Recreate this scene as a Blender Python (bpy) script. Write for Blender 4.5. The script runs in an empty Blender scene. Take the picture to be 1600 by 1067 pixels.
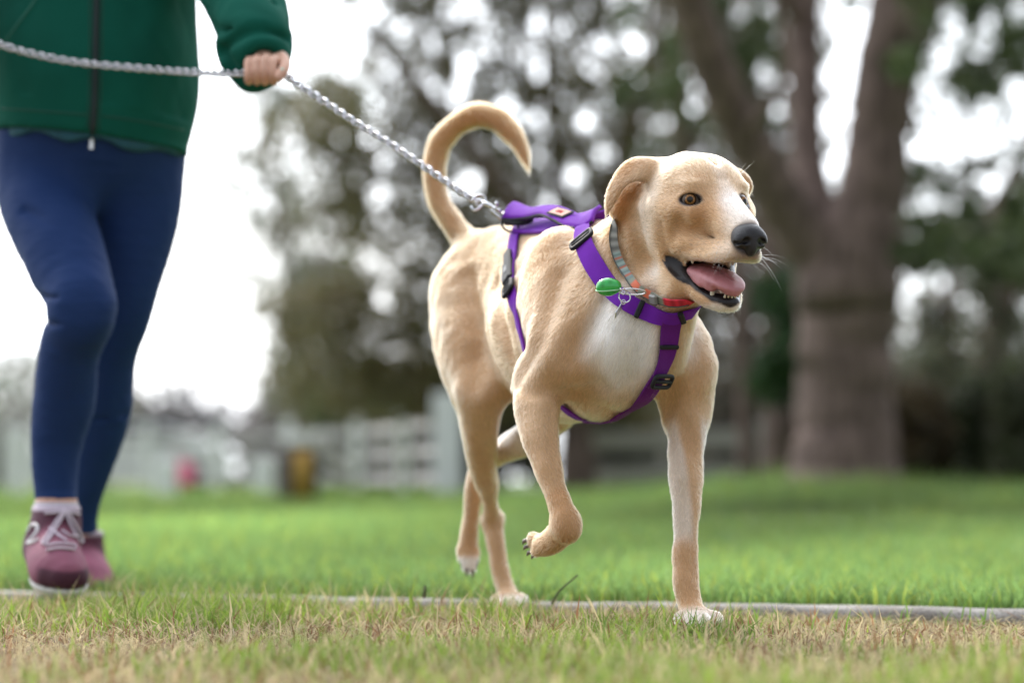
import bpy, bmesh, math, random
import numpy as np
import openvdb
from mathutils import Vector, Matrix, noise as mnoise

rng = np.random.default_rng(7)
random.seed(7)
scene = bpy.context.scene
COL = scene.collection

# ------------------------------------------------------------------ camera
F_PX = 85.0 / 36.0 * 1600.0            # focal length in pixels of the 1600 px wide photograph
CAM_H = 0.21
PITCH = math.atan((748.0 - 533.5) / F_PX)
cam_data = bpy.data.cameras.new('camera')
cam = bpy.data.objects.new('camera', cam_data)
COL.objects.link(cam)
cam.location = (0, 0, CAM_H)
cam.rotation_euler = (math.radians(90) + PITCH, 0, 0)
cam_data.lens = 85.0
cam_data.sensor_width = 36.0
cam_data.clip_start = 0.05
cam_data.clip_end = 3000.0
cam_data.dof.use_dof = True
cam_data.dof.focus_distance = 3.27
cam_data.dof.aperture_fstop = 2.3
cam_data.dof.aperture_blades = 0
scene.camera = cam

# ------------------------------------------------------------------ sky and sun
SUN_EL, SUN_AZ = math.radians(38), math.radians(-24)   # azimuth from +Y (straight ahead) towards +X
world = bpy.data.worlds.new('World')
scene.world = world
world.use_nodes = True
wn, wl = world.node_tree.nodes, world.node_tree.links
wn.clear()
w_out = wn.new('ShaderNodeOutputWorld')
w_bg = wn.new('ShaderNodeBackground')
w_sky = wn.new('ShaderNodeTexSky')
w_sky.sky_type = 'NISHITA'
w_sky.sun_disc = False
w_sky.sun_elevation = SUN_EL
w_sky.sun_rotation = SUN_AZ
w_sky.air_density = 1.0
w_sky.dust_density = 3.0
w_sky.ozone_density = 1.0
# thin broken cloud: an even white veil with soft holes
w_tc = wn.new('ShaderNodeTexCoord')
w_map = wn.new('ShaderNodeMapping')
w_map.inputs['Scale'].default_value = (1.0, 1.0, 2.6)
w_noise = wn.new('ShaderNodeTexNoise')
w_noise.inputs['Scale'].default_value = 3.2
w_noise.inputs['Detail'].default_value = 5.0
w_ramp = wn.new('ShaderNodeValToRGB')
w_ramp.color_ramp.elements[0].position = 0.30
w_ramp.color_ramp.elements[0].color = (0.35, 0.35, 0.35, 1)
w_ramp.color_ramp.elements[1].position = 0.62
w_ramp.color_ramp.elements[1].color = (0.9, 0.9, 0.9, 1)
w_mix = wn.new('ShaderNodeMix')
w_mix.data_type = 'RGBA'
wl.new(w_tc.outputs['Generated'], w_map.inputs['Vector'])
wl.new(w_map.outputs['Vector'], w_noise.inputs['Vector'])
wl.new(w_noise.outputs['Fac'], w_ramp.inputs['Fac'])
wl.new(w_ramp.outputs['Color'], w_mix.inputs['Factor'])
# the veil glows around the hidden sun
w_dot = wn.new('ShaderNodeVectorMath'); w_dot.operation = 'DOT_PRODUCT'
w_nrm = wn.new('ShaderNodeVectorMath'); w_nrm.operation = 'NORMALIZE'
wl.new(w_tc.outputs['Generated'], w_nrm.inputs[0])
wl.new(w_nrm.outputs['Vector'], w_dot.inputs[0])
w_dot.inputs[1].default_value = (math.sin(SUN_AZ) * math.cos(SUN_EL), math.cos(SUN_AZ) * math.cos(SUN_EL), math.sin(SUN_EL))
w_glow = wn.new('ShaderNodeMapRange'); w_glow.interpolation_type = 'SMOOTHERSTEP'
w_glow.inputs['From Min'].default_value = 0.1; w_glow.inputs['From Max'].default_value = 1.0
w_glow.inputs['To Min'].default_value = 0.54; w_glow.inputs['To Max'].default_value = 3.0
wl.new(w_dot.outputs['Value'], w_glow.inputs['Value'])
w_cl = wn.new('ShaderNodeMix'); w_cl.data_type = 'RGBA'; w_cl.blend_type = 'MULTIPLY'; w_cl.inputs['Factor'].default_value = 1.0
w_cl.inputs['A'].default_value = (12.4, 13.0, 13.8, 1)
wl.new(w_glow.outputs['Result'], w_cl.inputs['B'])
wl.new(w_cl.outputs['Result'], w_mix.inputs['B'])
wl.new(w_sky.outputs['Color'], w_mix.inputs['A'])
wl.new(w_mix.outputs['Result'], w_bg.inputs['Color'])
w_bg.inputs['Strength'].default_value = 0.1
wl.new(w_bg.outputs['Background'], w_out.inputs['Surface'])

sun_data = bpy.data.lights.new('sun', 'SUN')
sun_data.energy = 1.7
sun_data.angle = math.radians(11)
sun_data.color = (1.0, 0.91, 0.79)
sun = bpy.data.objects.new('sun', sun_data)
COL.objects.link(sun)
sd = Vector((math.sin(SUN_AZ) * math.cos(SUN_EL), math.cos(SUN_AZ) * math.cos(SUN_EL), math.sin(SUN_EL)))
sun.rotation_euler = sd.to_track_quat('Z', 'Y').to_euler()
sun.location = sd * 60

vs = scene.view_settings
vs.view_transform = 'Standard'
vs.look = 'None'
vs.exposure = 0.42
vs.gamma = 1.0
vs.use_curve_mapping = False
scene.cycles.max_bounces = 8
scene.cycles.transparent_max_bounces = 8
scene.cycles.sample_clamp_indirect = 6.0
scene.cycles.use_denoising = True
scene.cycles_curves.shape = 'RIBBONS'
scene.cycles_curves.subdivisions = 2

# ------------------------------------------------------------------ helpers: points
CP, SP = math.cos(PITCH), math.sin(PITCH)

def at(px, py, Y):
    """world point on the ray through photo pixel (px, py) at distance Y along the ground"""
    u = (px - 800.0) / F_PX
    v = (533.5 - py) / F_PX
    d = np.array([u, CP - v * SP, SP + v * CP])
    return np.array([0, 0, CAM_H]) + d * (Y / d[1])

def P(r_px, Y):
    return r_px * Y / F_PX

def unit(v):
    v = np.asarray(v, float)
    return v / max(np.linalg.norm(v), 1e-9)

def catmull(pts, n):
    """pts (k, m) -> about n samples on a centripetal-free Catmull-Rom spline through all points"""
    pts = np.asarray(pts, float)
    k = len(pts)
    ext = np.vstack([2 * pts[0] - pts[1], pts, 2 * pts[-1] - pts[-2]])
    t = np.linspace(0, k - 1 - 1e-9, n)
    i = t.astype(int)
    f = (t - i)[:, None]
    p0, p1, p2, p3 = ext[i], ext[i + 1], ext[i + 2], ext[i + 3]
    return 0.5 * ((2 * p1) + (-p0 + p2) * f + (2 * p0 - 5 * p1 + 4 * p2 - p3) * f ** 2 + (-p0 + 3 * p1 - 3 * p2 + p3) * f ** 3)

# ------------------------------------------------------------------ helpers: objects
def tag(o, label=None, cat=None, group=None, kind=None):
    if label: o['label'] = label
    if cat: o['category'] = cat
    if group: o['group'] = group
    if kind: o['kind'] = kind
    return o

def empty(name, loc=(0, 0, 0), rz=0.0):
    o = bpy.data.objects.new(name, None)
    o.location = tuple(loc)
    o.rotation_euler = (0, 0, rz)
    o.empty_display_size = 0.05
    COL.objects.link(o)
    return o

def link(name, me, parent=None, loc=(0, 0, 0)):
    """link mesh data whose coordinates are world coordinates, keeping them in place under the parent"""
    o = bpy.data.objects.new(name, me)
    COL.objects.link(o)
    if parent is not None:
        o.parent = parent
        bpy.context.view_layer.update()
        o.matrix_parent_inverse = parent.matrix_world.inverted()
    return o

def mesh(name, V, faces, mat=None, smooth=True, col=None, parent=None, alpha=None):
    me = bpy.data.meshes.new(name)
    V = np.asarray(V, np.float32)
    if isinstance(faces, np.ndarray):
        n, w = faces.shape
        me.vertices.add(len(V))
        me.vertices.foreach_set('co', V.ravel())
        me.loops.add(n * w)
        me.loops.foreach_set('vertex_index', faces.astype(np.int32).ravel())
        me.polygons.add(n)
        me.polygons.foreach_set('loop_start', np.arange(0, n * w, w, dtype=np.int32))
        me.update(calc_edges=True)
        me.validate()
    else:
        me.from_pydata([tuple(map(float, v)) for v in V], [], [tuple(map(int, f)) for f in faces])
        me.update()
    if smooth:
        me.polygons.foreach_set('use_smooth', np.ones(len(me.polygons), bool))
    if mat is not None:
        me.materials.append(mat)
    if col is not None:
        a = me.color_attributes.new('Col', 'FLOAT_COLOR', 'POINT')
        c = np.ones((len(me.vertices), 4), np.float32)
        c[:, :3] = col
        if alpha is not None: c[:, 3] = alpha
        a.data.foreach_set('color', c.ravel())
    return link(name, me, parent)

class MB:
    """collects plain pieces and builds them as one mesh object"""
    def __init__(s):
        s.V, s.F, s.n = [], [], 0
    def add(s, V, F):
        V = np.asarray(V, float)
        s.V.append(V)
        s.F += [tuple(int(i) + s.n for i in f) for f in F]
        s.n += len(V)
        return s
    def box(s, c, size, axes=None, bevel=0.0):
        c = np.asarray(c, float); h = np.asarray(size, float) / 2
        A = np.eye(3) if axes is None else np.asarray(axes, float)
        b = min(bevel, min(h) * 0.9)
        if b <= 0:
            V = [[x, y, z] for x in (-1, 1) for y in (-1, 1) for z in (-1, 1)]
            V = np.array(V) * h
            F = [(0, 1, 3, 2), (4, 6, 7, 5), (0, 4, 5, 1), (2, 3, 7, 6), (0, 2, 6, 4), (1, 5, 7, 3)]
        else:
            V, F = [], []
            idx = {}
            for sx in (-1, 1):
                for sy in (-1, 1):
                    for sz in (-1, 1):
                        for ax in range(3):
                            p = np.array([sx, sy, sz]) * (h - b)
                            p[ax] += (sx, sy, sz)[ax] * b
                            idx[(sx, sy, sz, ax)] = len(V); V.append(p)
            def q(a): F.append(tuple(a))
            for sgn in (-1, 1):
                for ax in range(3):
                    o = [i for i in range(3) if i != ax]
                    f = []
                    for (a, b2) in ((-1, -1), (1, -1), (1, 1), (-1, 1)):
                        k = [0, 0, 0]; k[ax] = sgn; k[o[0]] = a; k[o[1]] = b2
                        f.append(idx[(k[0], k[1], k[2], ax)])
                    q(f)
            for ax in range(3):
                o = [i for i in range(3) if i != ax]
                for a in (-1, 1):
                    for b2 in (-1, 1):
                        k1 = [0, 0, 0]; k1[o[0]] = a; k1[o[1]] = b2
                        k1[ax] = -1; k2 = list(k1); k2[ax] = 1
                        q([idx[(*k1, o[0])], idx[(*k1, o[1])], idx[(*k2, o[1])], idx[(*k2, o[0])]])
            for sx in (-1, 1):
                for sy in (-1, 1):
                    for sz in (-1, 1):
                        q([idx[(sx, sy, sz, 0)], idx[(sx, sy, sz, 1)], idx[(sx, sy, sz, 2)]])
            V = np.array(V)
        return s.add(c + V @ A, F)
    def tube(s, pts, radii, seg=8, closed=False, caps=True, flat=None):
        pts = np.asarray(pts, float); n = len(pts)
        radii = np.broadcast_to(np.asarray(radii, float), (n,))
        if closed:
            T = np.roll(pts, -1, 0) - np.roll(pts, 1, 0)
        else:
            T = np.gradient(pts, axis=0)
        T /= np.maximum(np.linalg.norm(T, axis=1, keepdims=True), 1e-9)
        nrm = np.cross(T[0], [0.13, 0.31, 0.94]); nrm /= np.linalg.norm(nrm)
        V, F = [], []
        ang = np.linspace(0, 2 * np.pi, seg, endpoint=False)
        for i in range(n):
            nrm = nrm - T[i] * (nrm @ T[i]); nrm /= max(np.linalg.norm(nrm), 1e-9)
            b = np.cross(T[i], nrm)
            V.append(pts[i] + radii[i] * (np.cos(ang)[:, None] * nrm + np.sin(ang)[:, None] * b))
        for i in range(n if closed else n - 1):
            j = (i + 1) % n
            for a in range(seg):
                F.append((i * seg + a, i * seg + (a + 1) % seg, j * seg + (a + 1) % seg, j * seg + a))
        V = np.vstack(V)
        if caps and not closed:
            F.append(tuple(range(seg))[::-1]); F.append(tuple((n - 1) * seg + a for a in range(seg)))
        return s.add(V, F)
    def lathe(s, prof, c=(0, 0, 0), seg=24, axes=None):
        """prof: list of (radius, height)"""
        A = np.eye(3) if axes is None else np.asarray(axes, float)
        ang = np.linspace(0, 2 * np.pi, seg, endpoint=False)
        V = np.vstack([np.stack([r * np.cos(ang), r * np.sin(ang), np.full(seg, h)], 1) for r, h in prof])
        F = []
        for i in range(len(prof) - 1):
            for a in range(seg):
                F.append((i * seg + a, i * seg + (a + 1) % seg, (i + 1) * seg + (a + 1) % seg, (i + 1) * seg + a))
        F.append(tuple(range(seg))[::-1]); F.append(tuple((len(prof) - 1) * seg + a for a in range(seg)))
        return s.add(np.asarray(c) + V @ A, F)
    def build(s, name, mat, parent=None, smooth=True):
        o = mesh(name, np.vstack(s.V), s.F, mat, smooth, None, parent)
        bm = bmesh.new(); bm.from_mesh(o.data)
        bmesh.ops.recalc_face_normals(bm, faces=bm.faces)
        bm.to_mesh(o.data); bm.free()
        return o

def copy_tree(o, parent=None):
    c = o.copy(); COL.objects.link(c)
    c.parent = parent
    for ch in list(o.children):
        copy_tree(ch, c)
    return c

# ------------------------------------------------------------------ helpers: materials
def mat_new(name):
    m = bpy.data.materials.new(name)
    m.use_nodes = True
    n, l = m.node_tree.nodes, m.node_tree.links
    b = n['Principled BSDF']
    return m, n, l, b

def mat_plain(name, col, rough=0.6, metal=0.0, spec=0.5, noise_scale=None, noise_amt=0.15, bump=0.0, bump_scale=None, coat=0.0, sheen=0.0):
    m, n, l, b = mat_new(name)
    b.inputs['Base Color'].default_value = (*col, 1)
    b.inputs['Roughness'].default_value = rough
    b.inputs['Metallic'].default_value = metal
    b.inputs['Specular IOR Level'].default_value = spec
    b.inputs['Coat Weight'].default_value = coat
    b.inputs['Sheen Weight'].default_value = sheen
    if noise_scale or bump:
        tc = n.new('ShaderNodeTexCoord')
    if noise_scale:
        t = n.new('ShaderNodeTexNoise'); t.inputs['Scale'].default_value = noise_scale; t.inputs['Detail'].default_value = 6
        l.new(tc.outputs['Object'], t.inputs['Vector'])
        mx = n.new('ShaderNodeMix'); mx.data_type = 'RGBA'
        mx.inputs['A'].default_value = (*[c * (1 - noise_amt) for c in col], 1)
        mx.inputs['B'].default_value = (*[min(1, c * (1 + noise_amt)) for c in col], 1)
        l.new(t.outputs['Fac'], mx.inputs['Factor'])
        l.new(mx.outputs['Result'], b.inputs['Base Color'])
    if bump:
        t2 = n.new('ShaderNodeTexNoise'); t2.inputs['Scale'].default_value = bump_scale or 60; t2.inputs['Detail'].default_value = 4
        l.new(tc.outputs['Object'], t2.inputs['Vector'])
        bp = n.new('ShaderNodeBump'); bp.inputs['Strength'].default_value = bump; bp.inputs['Distance'].default_value = 0.01
        l.new(t2.outputs['Fac'], bp.inputs['Height']); l.new(bp.outputs['Normal'], b.inputs['Normal'])
    return m

def mat_attr(name, rough=0.7, spec=0.3, bump=0.0, bump_scale=300, trans=0.0, dist=0.002):
    """colour from the mesh's own colour attribute; optional leaf-like translucency"""
    m, n, l, b = mat_new(name)
    a = n.new('ShaderNodeAttribute'); a.attribute_name = 'Col'
    l.new(a.outputs['Color'], b.inputs['Base Color'])
    b.inputs['Roughness'].default_value = rough
    b.inputs['Specular IOR Level'].default_value = spec
    if bump:
        tc = n.new('ShaderNodeTexCoord')
        t = n.new('ShaderNodeTexNoise'); t.inputs['Scale'].default_value = bump_scale
        l.new(tc.outputs['Object'], t.inputs['Vector'])
        bp = n.new('ShaderNodeBump'); bp.inputs['Strength'].default_value = bump; bp.inputs['Distance'].default_value = dist
        l.new(t.outputs['Fac'], bp.inputs['Height']); l.new(bp.outputs['Normal'], b.inputs['Normal'])
    if trans > 0:
        tr = n.new('ShaderNodeBsdfTranslucent'); l.new(a.outputs['Color'], tr.inputs['Color'])
        mx = n.new('ShaderNodeMixShader'); mx.inputs[0].default_value = trans
        l.new(b.outputs['BSDF'], mx.inputs[1]); l.new(tr.outputs['BSDF'], mx.inputs[2])
        l.new(mx.outputs['Shader'], n['Material Output'].inputs['Surface'])
    return m

# ------------------------------------------------------------------ helpers: smooth solid modelling on a grid
def d_cone(X, Y, Z, a, b, ra, rb, sq=None):
    d = b - a
    L2 = max(float(d @ d), 1e-12)
    t = np.clip(((X - a[0]) * d[0] + (Y - a[1]) * d[1] + (Z - a[2]) * d[2]) / L2, 0, 1)
    vx = X - a[0] - t * d[0]; vy = Y - a[1] - t * d[1]; vz = Z - a[2] - t * d[2]
    q = vx * vx + vy * vy + vz * vz
    r = ra + t * (rb - ra)
    if sq is not None:
        e, s = sq
        w = vx * e[0] + vy * e[1] + vz * e[2]
        q = q + (s * s - 1) * w * w
        return (np.sqrt(q) - r) / s ** 0.5
    return np.sqrt(q) - r

class Field:
    def __init__(s, lo, hi, h, big=0.06):
        s.lo = np.asarray(lo, float); s.h = h
        s.n = np.ceil((np.asarray(hi, float) - s.lo) / h).astype(int) + 1
        s.big = big
        s.A = np.full(s.n, big, np.float32)
    def sub(s, lo, hi):
        a = np.clip(np.floor((np.asarray(lo) - s.lo) / s.h).astype(int), 0, s.n)
        b = np.clip(np.ceil((np.asarray(hi) - s.lo) / s.h).astype(int) + 1, 0, s.n)
        sl = tuple(slice(int(i), int(j)) for i, j in zip(a, b))
        ax = [(s.lo[i] + s.h * np.arange(a[i], b[i])).astype(np.float32) for i in range(3)]
        return sl, ax[0][:, None, None], ax[1][None, :, None], ax[2][None, None, :]
    def comb(s, sl, d, k, op):
        c = s.A[sl]
        if op == 'u':
            hh = np.maximum(k - np.abs(c - d), 0) / k if k > 0 else 0
            s.A[sl] = np.minimum(c, d) - hh * hh * k * 0.25
        elif op == 's':
            hh = np.maximum(k - np.abs(c + d), 0) / k if k > 0 else 0
            s.A[sl] = np.maximum(c, -d) + hh * hh * k * 0.25
    def ell(s, c, rad, axes=None, k=0.02, op='u'):
        c = np.asarray(c, float); rad = np.asarray(rad, float)
        A = np.eye(3) if axes is None else np.asarray(axes, float)
        ext = np.sqrt(((A * rad[:, None]) ** 2).sum(0)) + k + 0.02
        sl, X, Y, Z = s.sub(c - ext, c + ext)
        X = X - c[0]; Y = Y - c[1]; Z = Z - c[2]
        q0 = 0; q1 = 0
        for i in range(3):
            w = X * A[i, 0] + Y * A[i, 1] + Z * A[i, 2]
            q0 = q0 + (w / rad[i]) ** 2
            q1 = q1 + (w / rad[i] ** 2) ** 2
        k0 = np.sqrt(q0); k1 = np.sqrt(q1)
        s.comb(sl, (k0 * (k0 - 1) / np.maximum(k1, 1e-6)).astype(np.float32), k, op)
    def chain(s, pts, rad, k=0.02, op='u', n=None, sq=None):
        """smooth tapered limb through pts with radii rad; sq=(axis, factor) flattens it along the axis"""
        pr = np.hstack([np.asarray(pts, float), np.asarray(rad, float)[:, None]])
        if len(pr) > 2:
            pr = catmull(pr, n or (len(pr) - 1) * 5 + 1)
        p, r = pr[:, :3], np.maximum(pr[:, 3], 0.0005)
        m = r.max() + k + 0.02
        sl, X, Y, Z = s.sub(p.min(0) - m, p.max(0) + m)
        D = np.full(s.A[sl].shape, s.big, np.float32)
        o = [q.start for q in sl]
        for i in range(len(p) - 1):
            mm = max(r[i], r[i + 1]) + k + 0.02
            lo = np.minimum(p[i], p[i + 1]) - mm; hi = np.maximum(p[i], p[i + 1]) + mm
            s2, x, y, z = s.sub(lo, hi)
            if 0 in [q.stop - q.start for q in s2]: continue
            loc = tuple(slice(q.start - oo, q.stop - oo) for q, oo in zip(s2, o))
            D[loc] = np.minimum(D[loc], d_cone(x, y, z, p[i], p[i + 1], r[i], r[i + 1], sq))
        s.comb(sl, D, k, op)
        return p, r
    def mesh(s, smooth=2):
        b = 4 * s.h
        g = openvdb.FloatGrid(b)
        g.copyFromArray(np.clip(s.A, -b, b))
        pts, quads = g.convertToQuads(0.0)
        pts = pts.astype(np.float64)
        quads = quads.astype(np.int64)
        i = np.clip(np.round(pts).astype(int), 1, s.n - 2)
        gr = np.stack([s.A[i[:, 0] + 1, i[:, 1], i[:, 2]] - s.A[i[:, 0] - 1, i[:, 1], i[:, 2]],
                       s.A[i[:, 0], i[:, 1] + 1, i[:, 2]] - s.A[i[:, 0], i[:, 1] - 1, i[:, 2]],
                       s.A[i[:, 0], i[:, 1], i[:, 2] + 1] - s.A[i[:, 0], i[:, 1], i[:, 2] - 1]], 1)
        V = pts * s.h + s.lo
        for _ in range(smooth):
            V = laplace(V, quads, 0.5)
        q = quads
        fn = np.cross(V[q[:, 2]] - V[q[:, 0]], V[q[:, 3]] - V[q[:, 1]])
        if (fn * gr[q[:, 0]]).sum() < 0:
            quads = quads[:, ::-1]
        return V, quads

def laplace(V, Q, w):
    S = np.zeros_like(V); C = np.zeros(len(V))
    for a in range(4):
        b = (a + 1) % 4
        np.add.at(S, Q[:, a], V[Q[:, b]]); np.add.at(C, Q[:, a], 1)
        np.add.at(S, Q[:, b], V[Q[:, a]]); np.add.at(C, Q[:, b], 1)
    return V + w * (S / np.maximum(C, 1)[:, None] - V)

def vnormals(V, Q):
    fn = np.cross(V[Q[:, 2]] - V[Q[:, 0]], V[Q[:, 3]] - V[Q[:, 1]])
    N = np.zeros_like(V)
    for a in range(4):
        np.add.at(N, Q[:, a], fn)
    return N / np.maximum(np.linalg.norm(N, axis=1, keepdims=True), 1e-12)

def vnoise(Pn, scale, seed=0, octaves=3):
    """cheap smooth pseudo-noise (sum of rotated sines), about -1..1"""
    r = np.random.default_rng(seed)
    out = np.zeros(len(Pn)); amp = 1.0; tot = 0
    for o in range(octaves):
        for _ in range(4):
            d = r.normal(size=3); d /= np.linalg.norm(d)
            ph = r.uniform(0, 6.28); f = scale * (2 ** o) * r.uniform(0.7, 1.4)
            d2 = r.normal(size=3); d2 /= np.linalg.norm(d2)
            out += amp * np.sin(Pn @ d * f + ph + 1.3 * np.sin(Pn @ d2 * f * 0.7 + ph * 2))
        tot += amp * 2.2; amp *= 0.5
    return out / tot

def near_curve(V, pts):
    """distance from every V to a polyline, and the parameter 0..1 along it"""
    pts = np.asarray(pts, float)
    best = np.full(len(V), 1e9); par = np.zeros(len(V))
    n = len(pts) - 1
    for i in range(n):
        a, d = pts[i], pts[i + 1] - pts[i]
        t = np.clip(((V - a) @ d) / max(d @ d, 1e-12), 0, 1)
        q = np.linalg.norm(V - a - t[:, None] * d, axis=1)
        m = q < best
        best[m] = q[m]; par[m] = ((i + t) / n)[m]
    return best, par

def sstep(x, a, b):
    t = np.clip((x - a) / (b - a), 0, 1)
    return t * t * (3 - 2 * t)

def blend(c, m, col):
    return c * (1 - m[:, None]) + np.asarray(col) * m[:, None]

def hair(name, roots, tips_mid, tips, rad, mat, col, parent):
    """hair curves object: three control points each"""
    n = len(roots)
    cu = bpy.data.hair_curves.new(name)
    cu.add_curves([3] * n)
    pos = np.stack([roots, tips_mid, tips], 1).astype(np.float32)
    cu.attributes['position'].data.foreach_set('vector', pos.ravel()) if 'position' in cu.attributes else cu.points.foreach_set('position', pos.ravel())
    ra = cu.attributes.get('radius') or cu.attributes.new('radius', 'FLOAT', 'POINT')
    rr = np.stack([rad, rad * 0.8, rad * 0.12], 1).astype(np.float32)
    ra.data.foreach_set('value', rr.ravel())
    ca = cu.attributes.new('Col', 'FLOAT_COLOR', 'CURVE')
    c = np.ones((n, 4), np.float32); c[:, :3] = col
    ca.data.foreach_set('color', c.ravel())
    cu.materials.append(mat)
    return link(name, cu, parent)

from mathutils.bvhtree import BVHTree
def bvh(V, Q):
    return BVHTree.FromPolygons([tuple(v) for v in V], [tuple(int(i) for i in q) for q in Q])
def hit(tree, px, py, off=0.0):
    """point where the sight line through photo pixel (px, py) meets a surface, lifted by off; and its normal"""
    d = Vector(at(px, py, 10.0) - np.array([0, 0, CAM_H])).normalized()
    p, n, i, dist = tree.ray_cast(Vector((0, 0, CAM_H)), d)
    if p is None: return None, None
    n = np.array(n); n = n if n @ np.array(d) < 0 else -n
    return np.array(p) + n * off, n
# ================================================================== ground, kerb, grass
def ground_z(x, y):
    """nearly flat; the lawn swells up to a low bank on the right"""
    x = np.asarray(x, float); y = np.asarray(y, float)
    z = 0.010 * np.sin(x * 0.9 + 1.0) * sstep(y, 6, 10) * np.cos(y * 0.6)
    bank = sstep(y, 6.5, 15.0) * (1 - 0.55 * sstep(y, 18, 30)) * sstep(x / np.maximum(y, 1), 0.0, 0.10)
    z = z + 0.085 * bank
    z = z - 0.06 * sstep(y, 30, 60)
    return z

def kerb_y(x):
    return 3.90 - 0.338 * x

kerb_dir = unit([1.0, -0.338, 0.0]); kerb_out = np.array([-kerb_dir[1], kerb_dir[0], 0.0])   # away from the camera
if kerb_out[1] < 0: kerb_out = -kerb_out

def build_ground():
    ys = np.concatenate([np.linspace(-6, 1.8, 14), np.linspace(2.0, 5.0, 60), np.geomspace(5.1, 900, 90)])
    us = np.linspace(-1, 1, 91)
    us = np.sign(us) * np.abs(us) ** 1.5
    Y, U = np.meshgrid(ys, us, indexing='ij')
    X = U * np.maximum(5.0, Y * 1.2 + 4)
    Z = ground_z(X, Y)
    near = 1 - sstep(Y, kerb_y(X) - 0.05, kerb_y(X) + 0.03)
    pn = np.stack([X.ravel(), Y.ravel(), np.zeros(X.size)], 1)
    Z = Z + near * (vnoise(pn, 14, 2).reshape(X.shape) * 0.004 - 0.012 - 0.006 * np.exp(-((kerb_y(X) - Y) / 0.15) ** 2)) + (1 - near) * 0.006
    V = np.stack([X, Y, Z], -1).reshape(-1, 3)
    n, m = X.shape
    i = np.arange(n - 1)[:, None] * m + np.arange(m - 1)[None]
    F = np.stack([i, i + 1, i + m + 1, i + m], -1).reshape(-1, 4)
    g = near.ravel()
    soil = np.array([0.17, 0.13, 0.085]); turf = np.array([0.11, 0.17, 0.045])
    t = vnoise(pn, 3.0, 9)
    col = turf[None] * (1 + 0.25 * t)[:, None]
    col = blend(col, g, soil)
    m_, nn, ll, b = mat_new('ground')
    a = nn.new('ShaderNodeAttribute'); a.attribute_name = 'Col'
    tc = nn.new('ShaderNodeTexCoord')
    no = nn.new('ShaderNodeTexNoise'); no.inputs['Scale'].default_value = 45; no.inputs['Detail'].default_value = 8
    ll.new(tc.outputs['Object'], no.inputs['Vector'])
    mx = nn.new('ShaderNodeMix'); mx.data_type = 'RGBA'; mx.blend_type = 'MULTIPLY'; mx.inputs['Factor'].default_value = 1.0
    rp = nn.new('ShaderNodeValToRGB'); rp.color_ramp.elements[0].position = 0.3; rp.color_ramp.elements[0].color = (0.45, 0.42, 0.38, 1)
    rp.color_ramp.elements[1].position = 0.7; rp.color_ramp.elements[1].color = (1.25, 1.2, 1.1, 1)
    ll.new(no.outputs['Fac'], rp.inputs['Fac'])
    ll.new(a.outputs['Color'], mx.inputs['A']); ll.new(rp.outputs['Color'], mx.inputs['B'])
    ll.new(mx.outputs['Result'], b.inputs['Base Color'])
    b.inputs['Roughness'].default_value = 0.95
    bp = nn.new('ShaderNodeBump'); bp.inputs['Strength'].default_value = 0.6; bp.inputs['Distance'].default_value = 0.01
    ll.new(no.outputs['Fac'], bp.inputs['Height']); ll.new(bp.outputs['Normal'], b.inputs['Normal'])
    o = mesh('ground', V, F, m_, True, col)
    tag(o, 'grassy park ground running back to the trees', 'ground', kind='structure')

build_ground()

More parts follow.
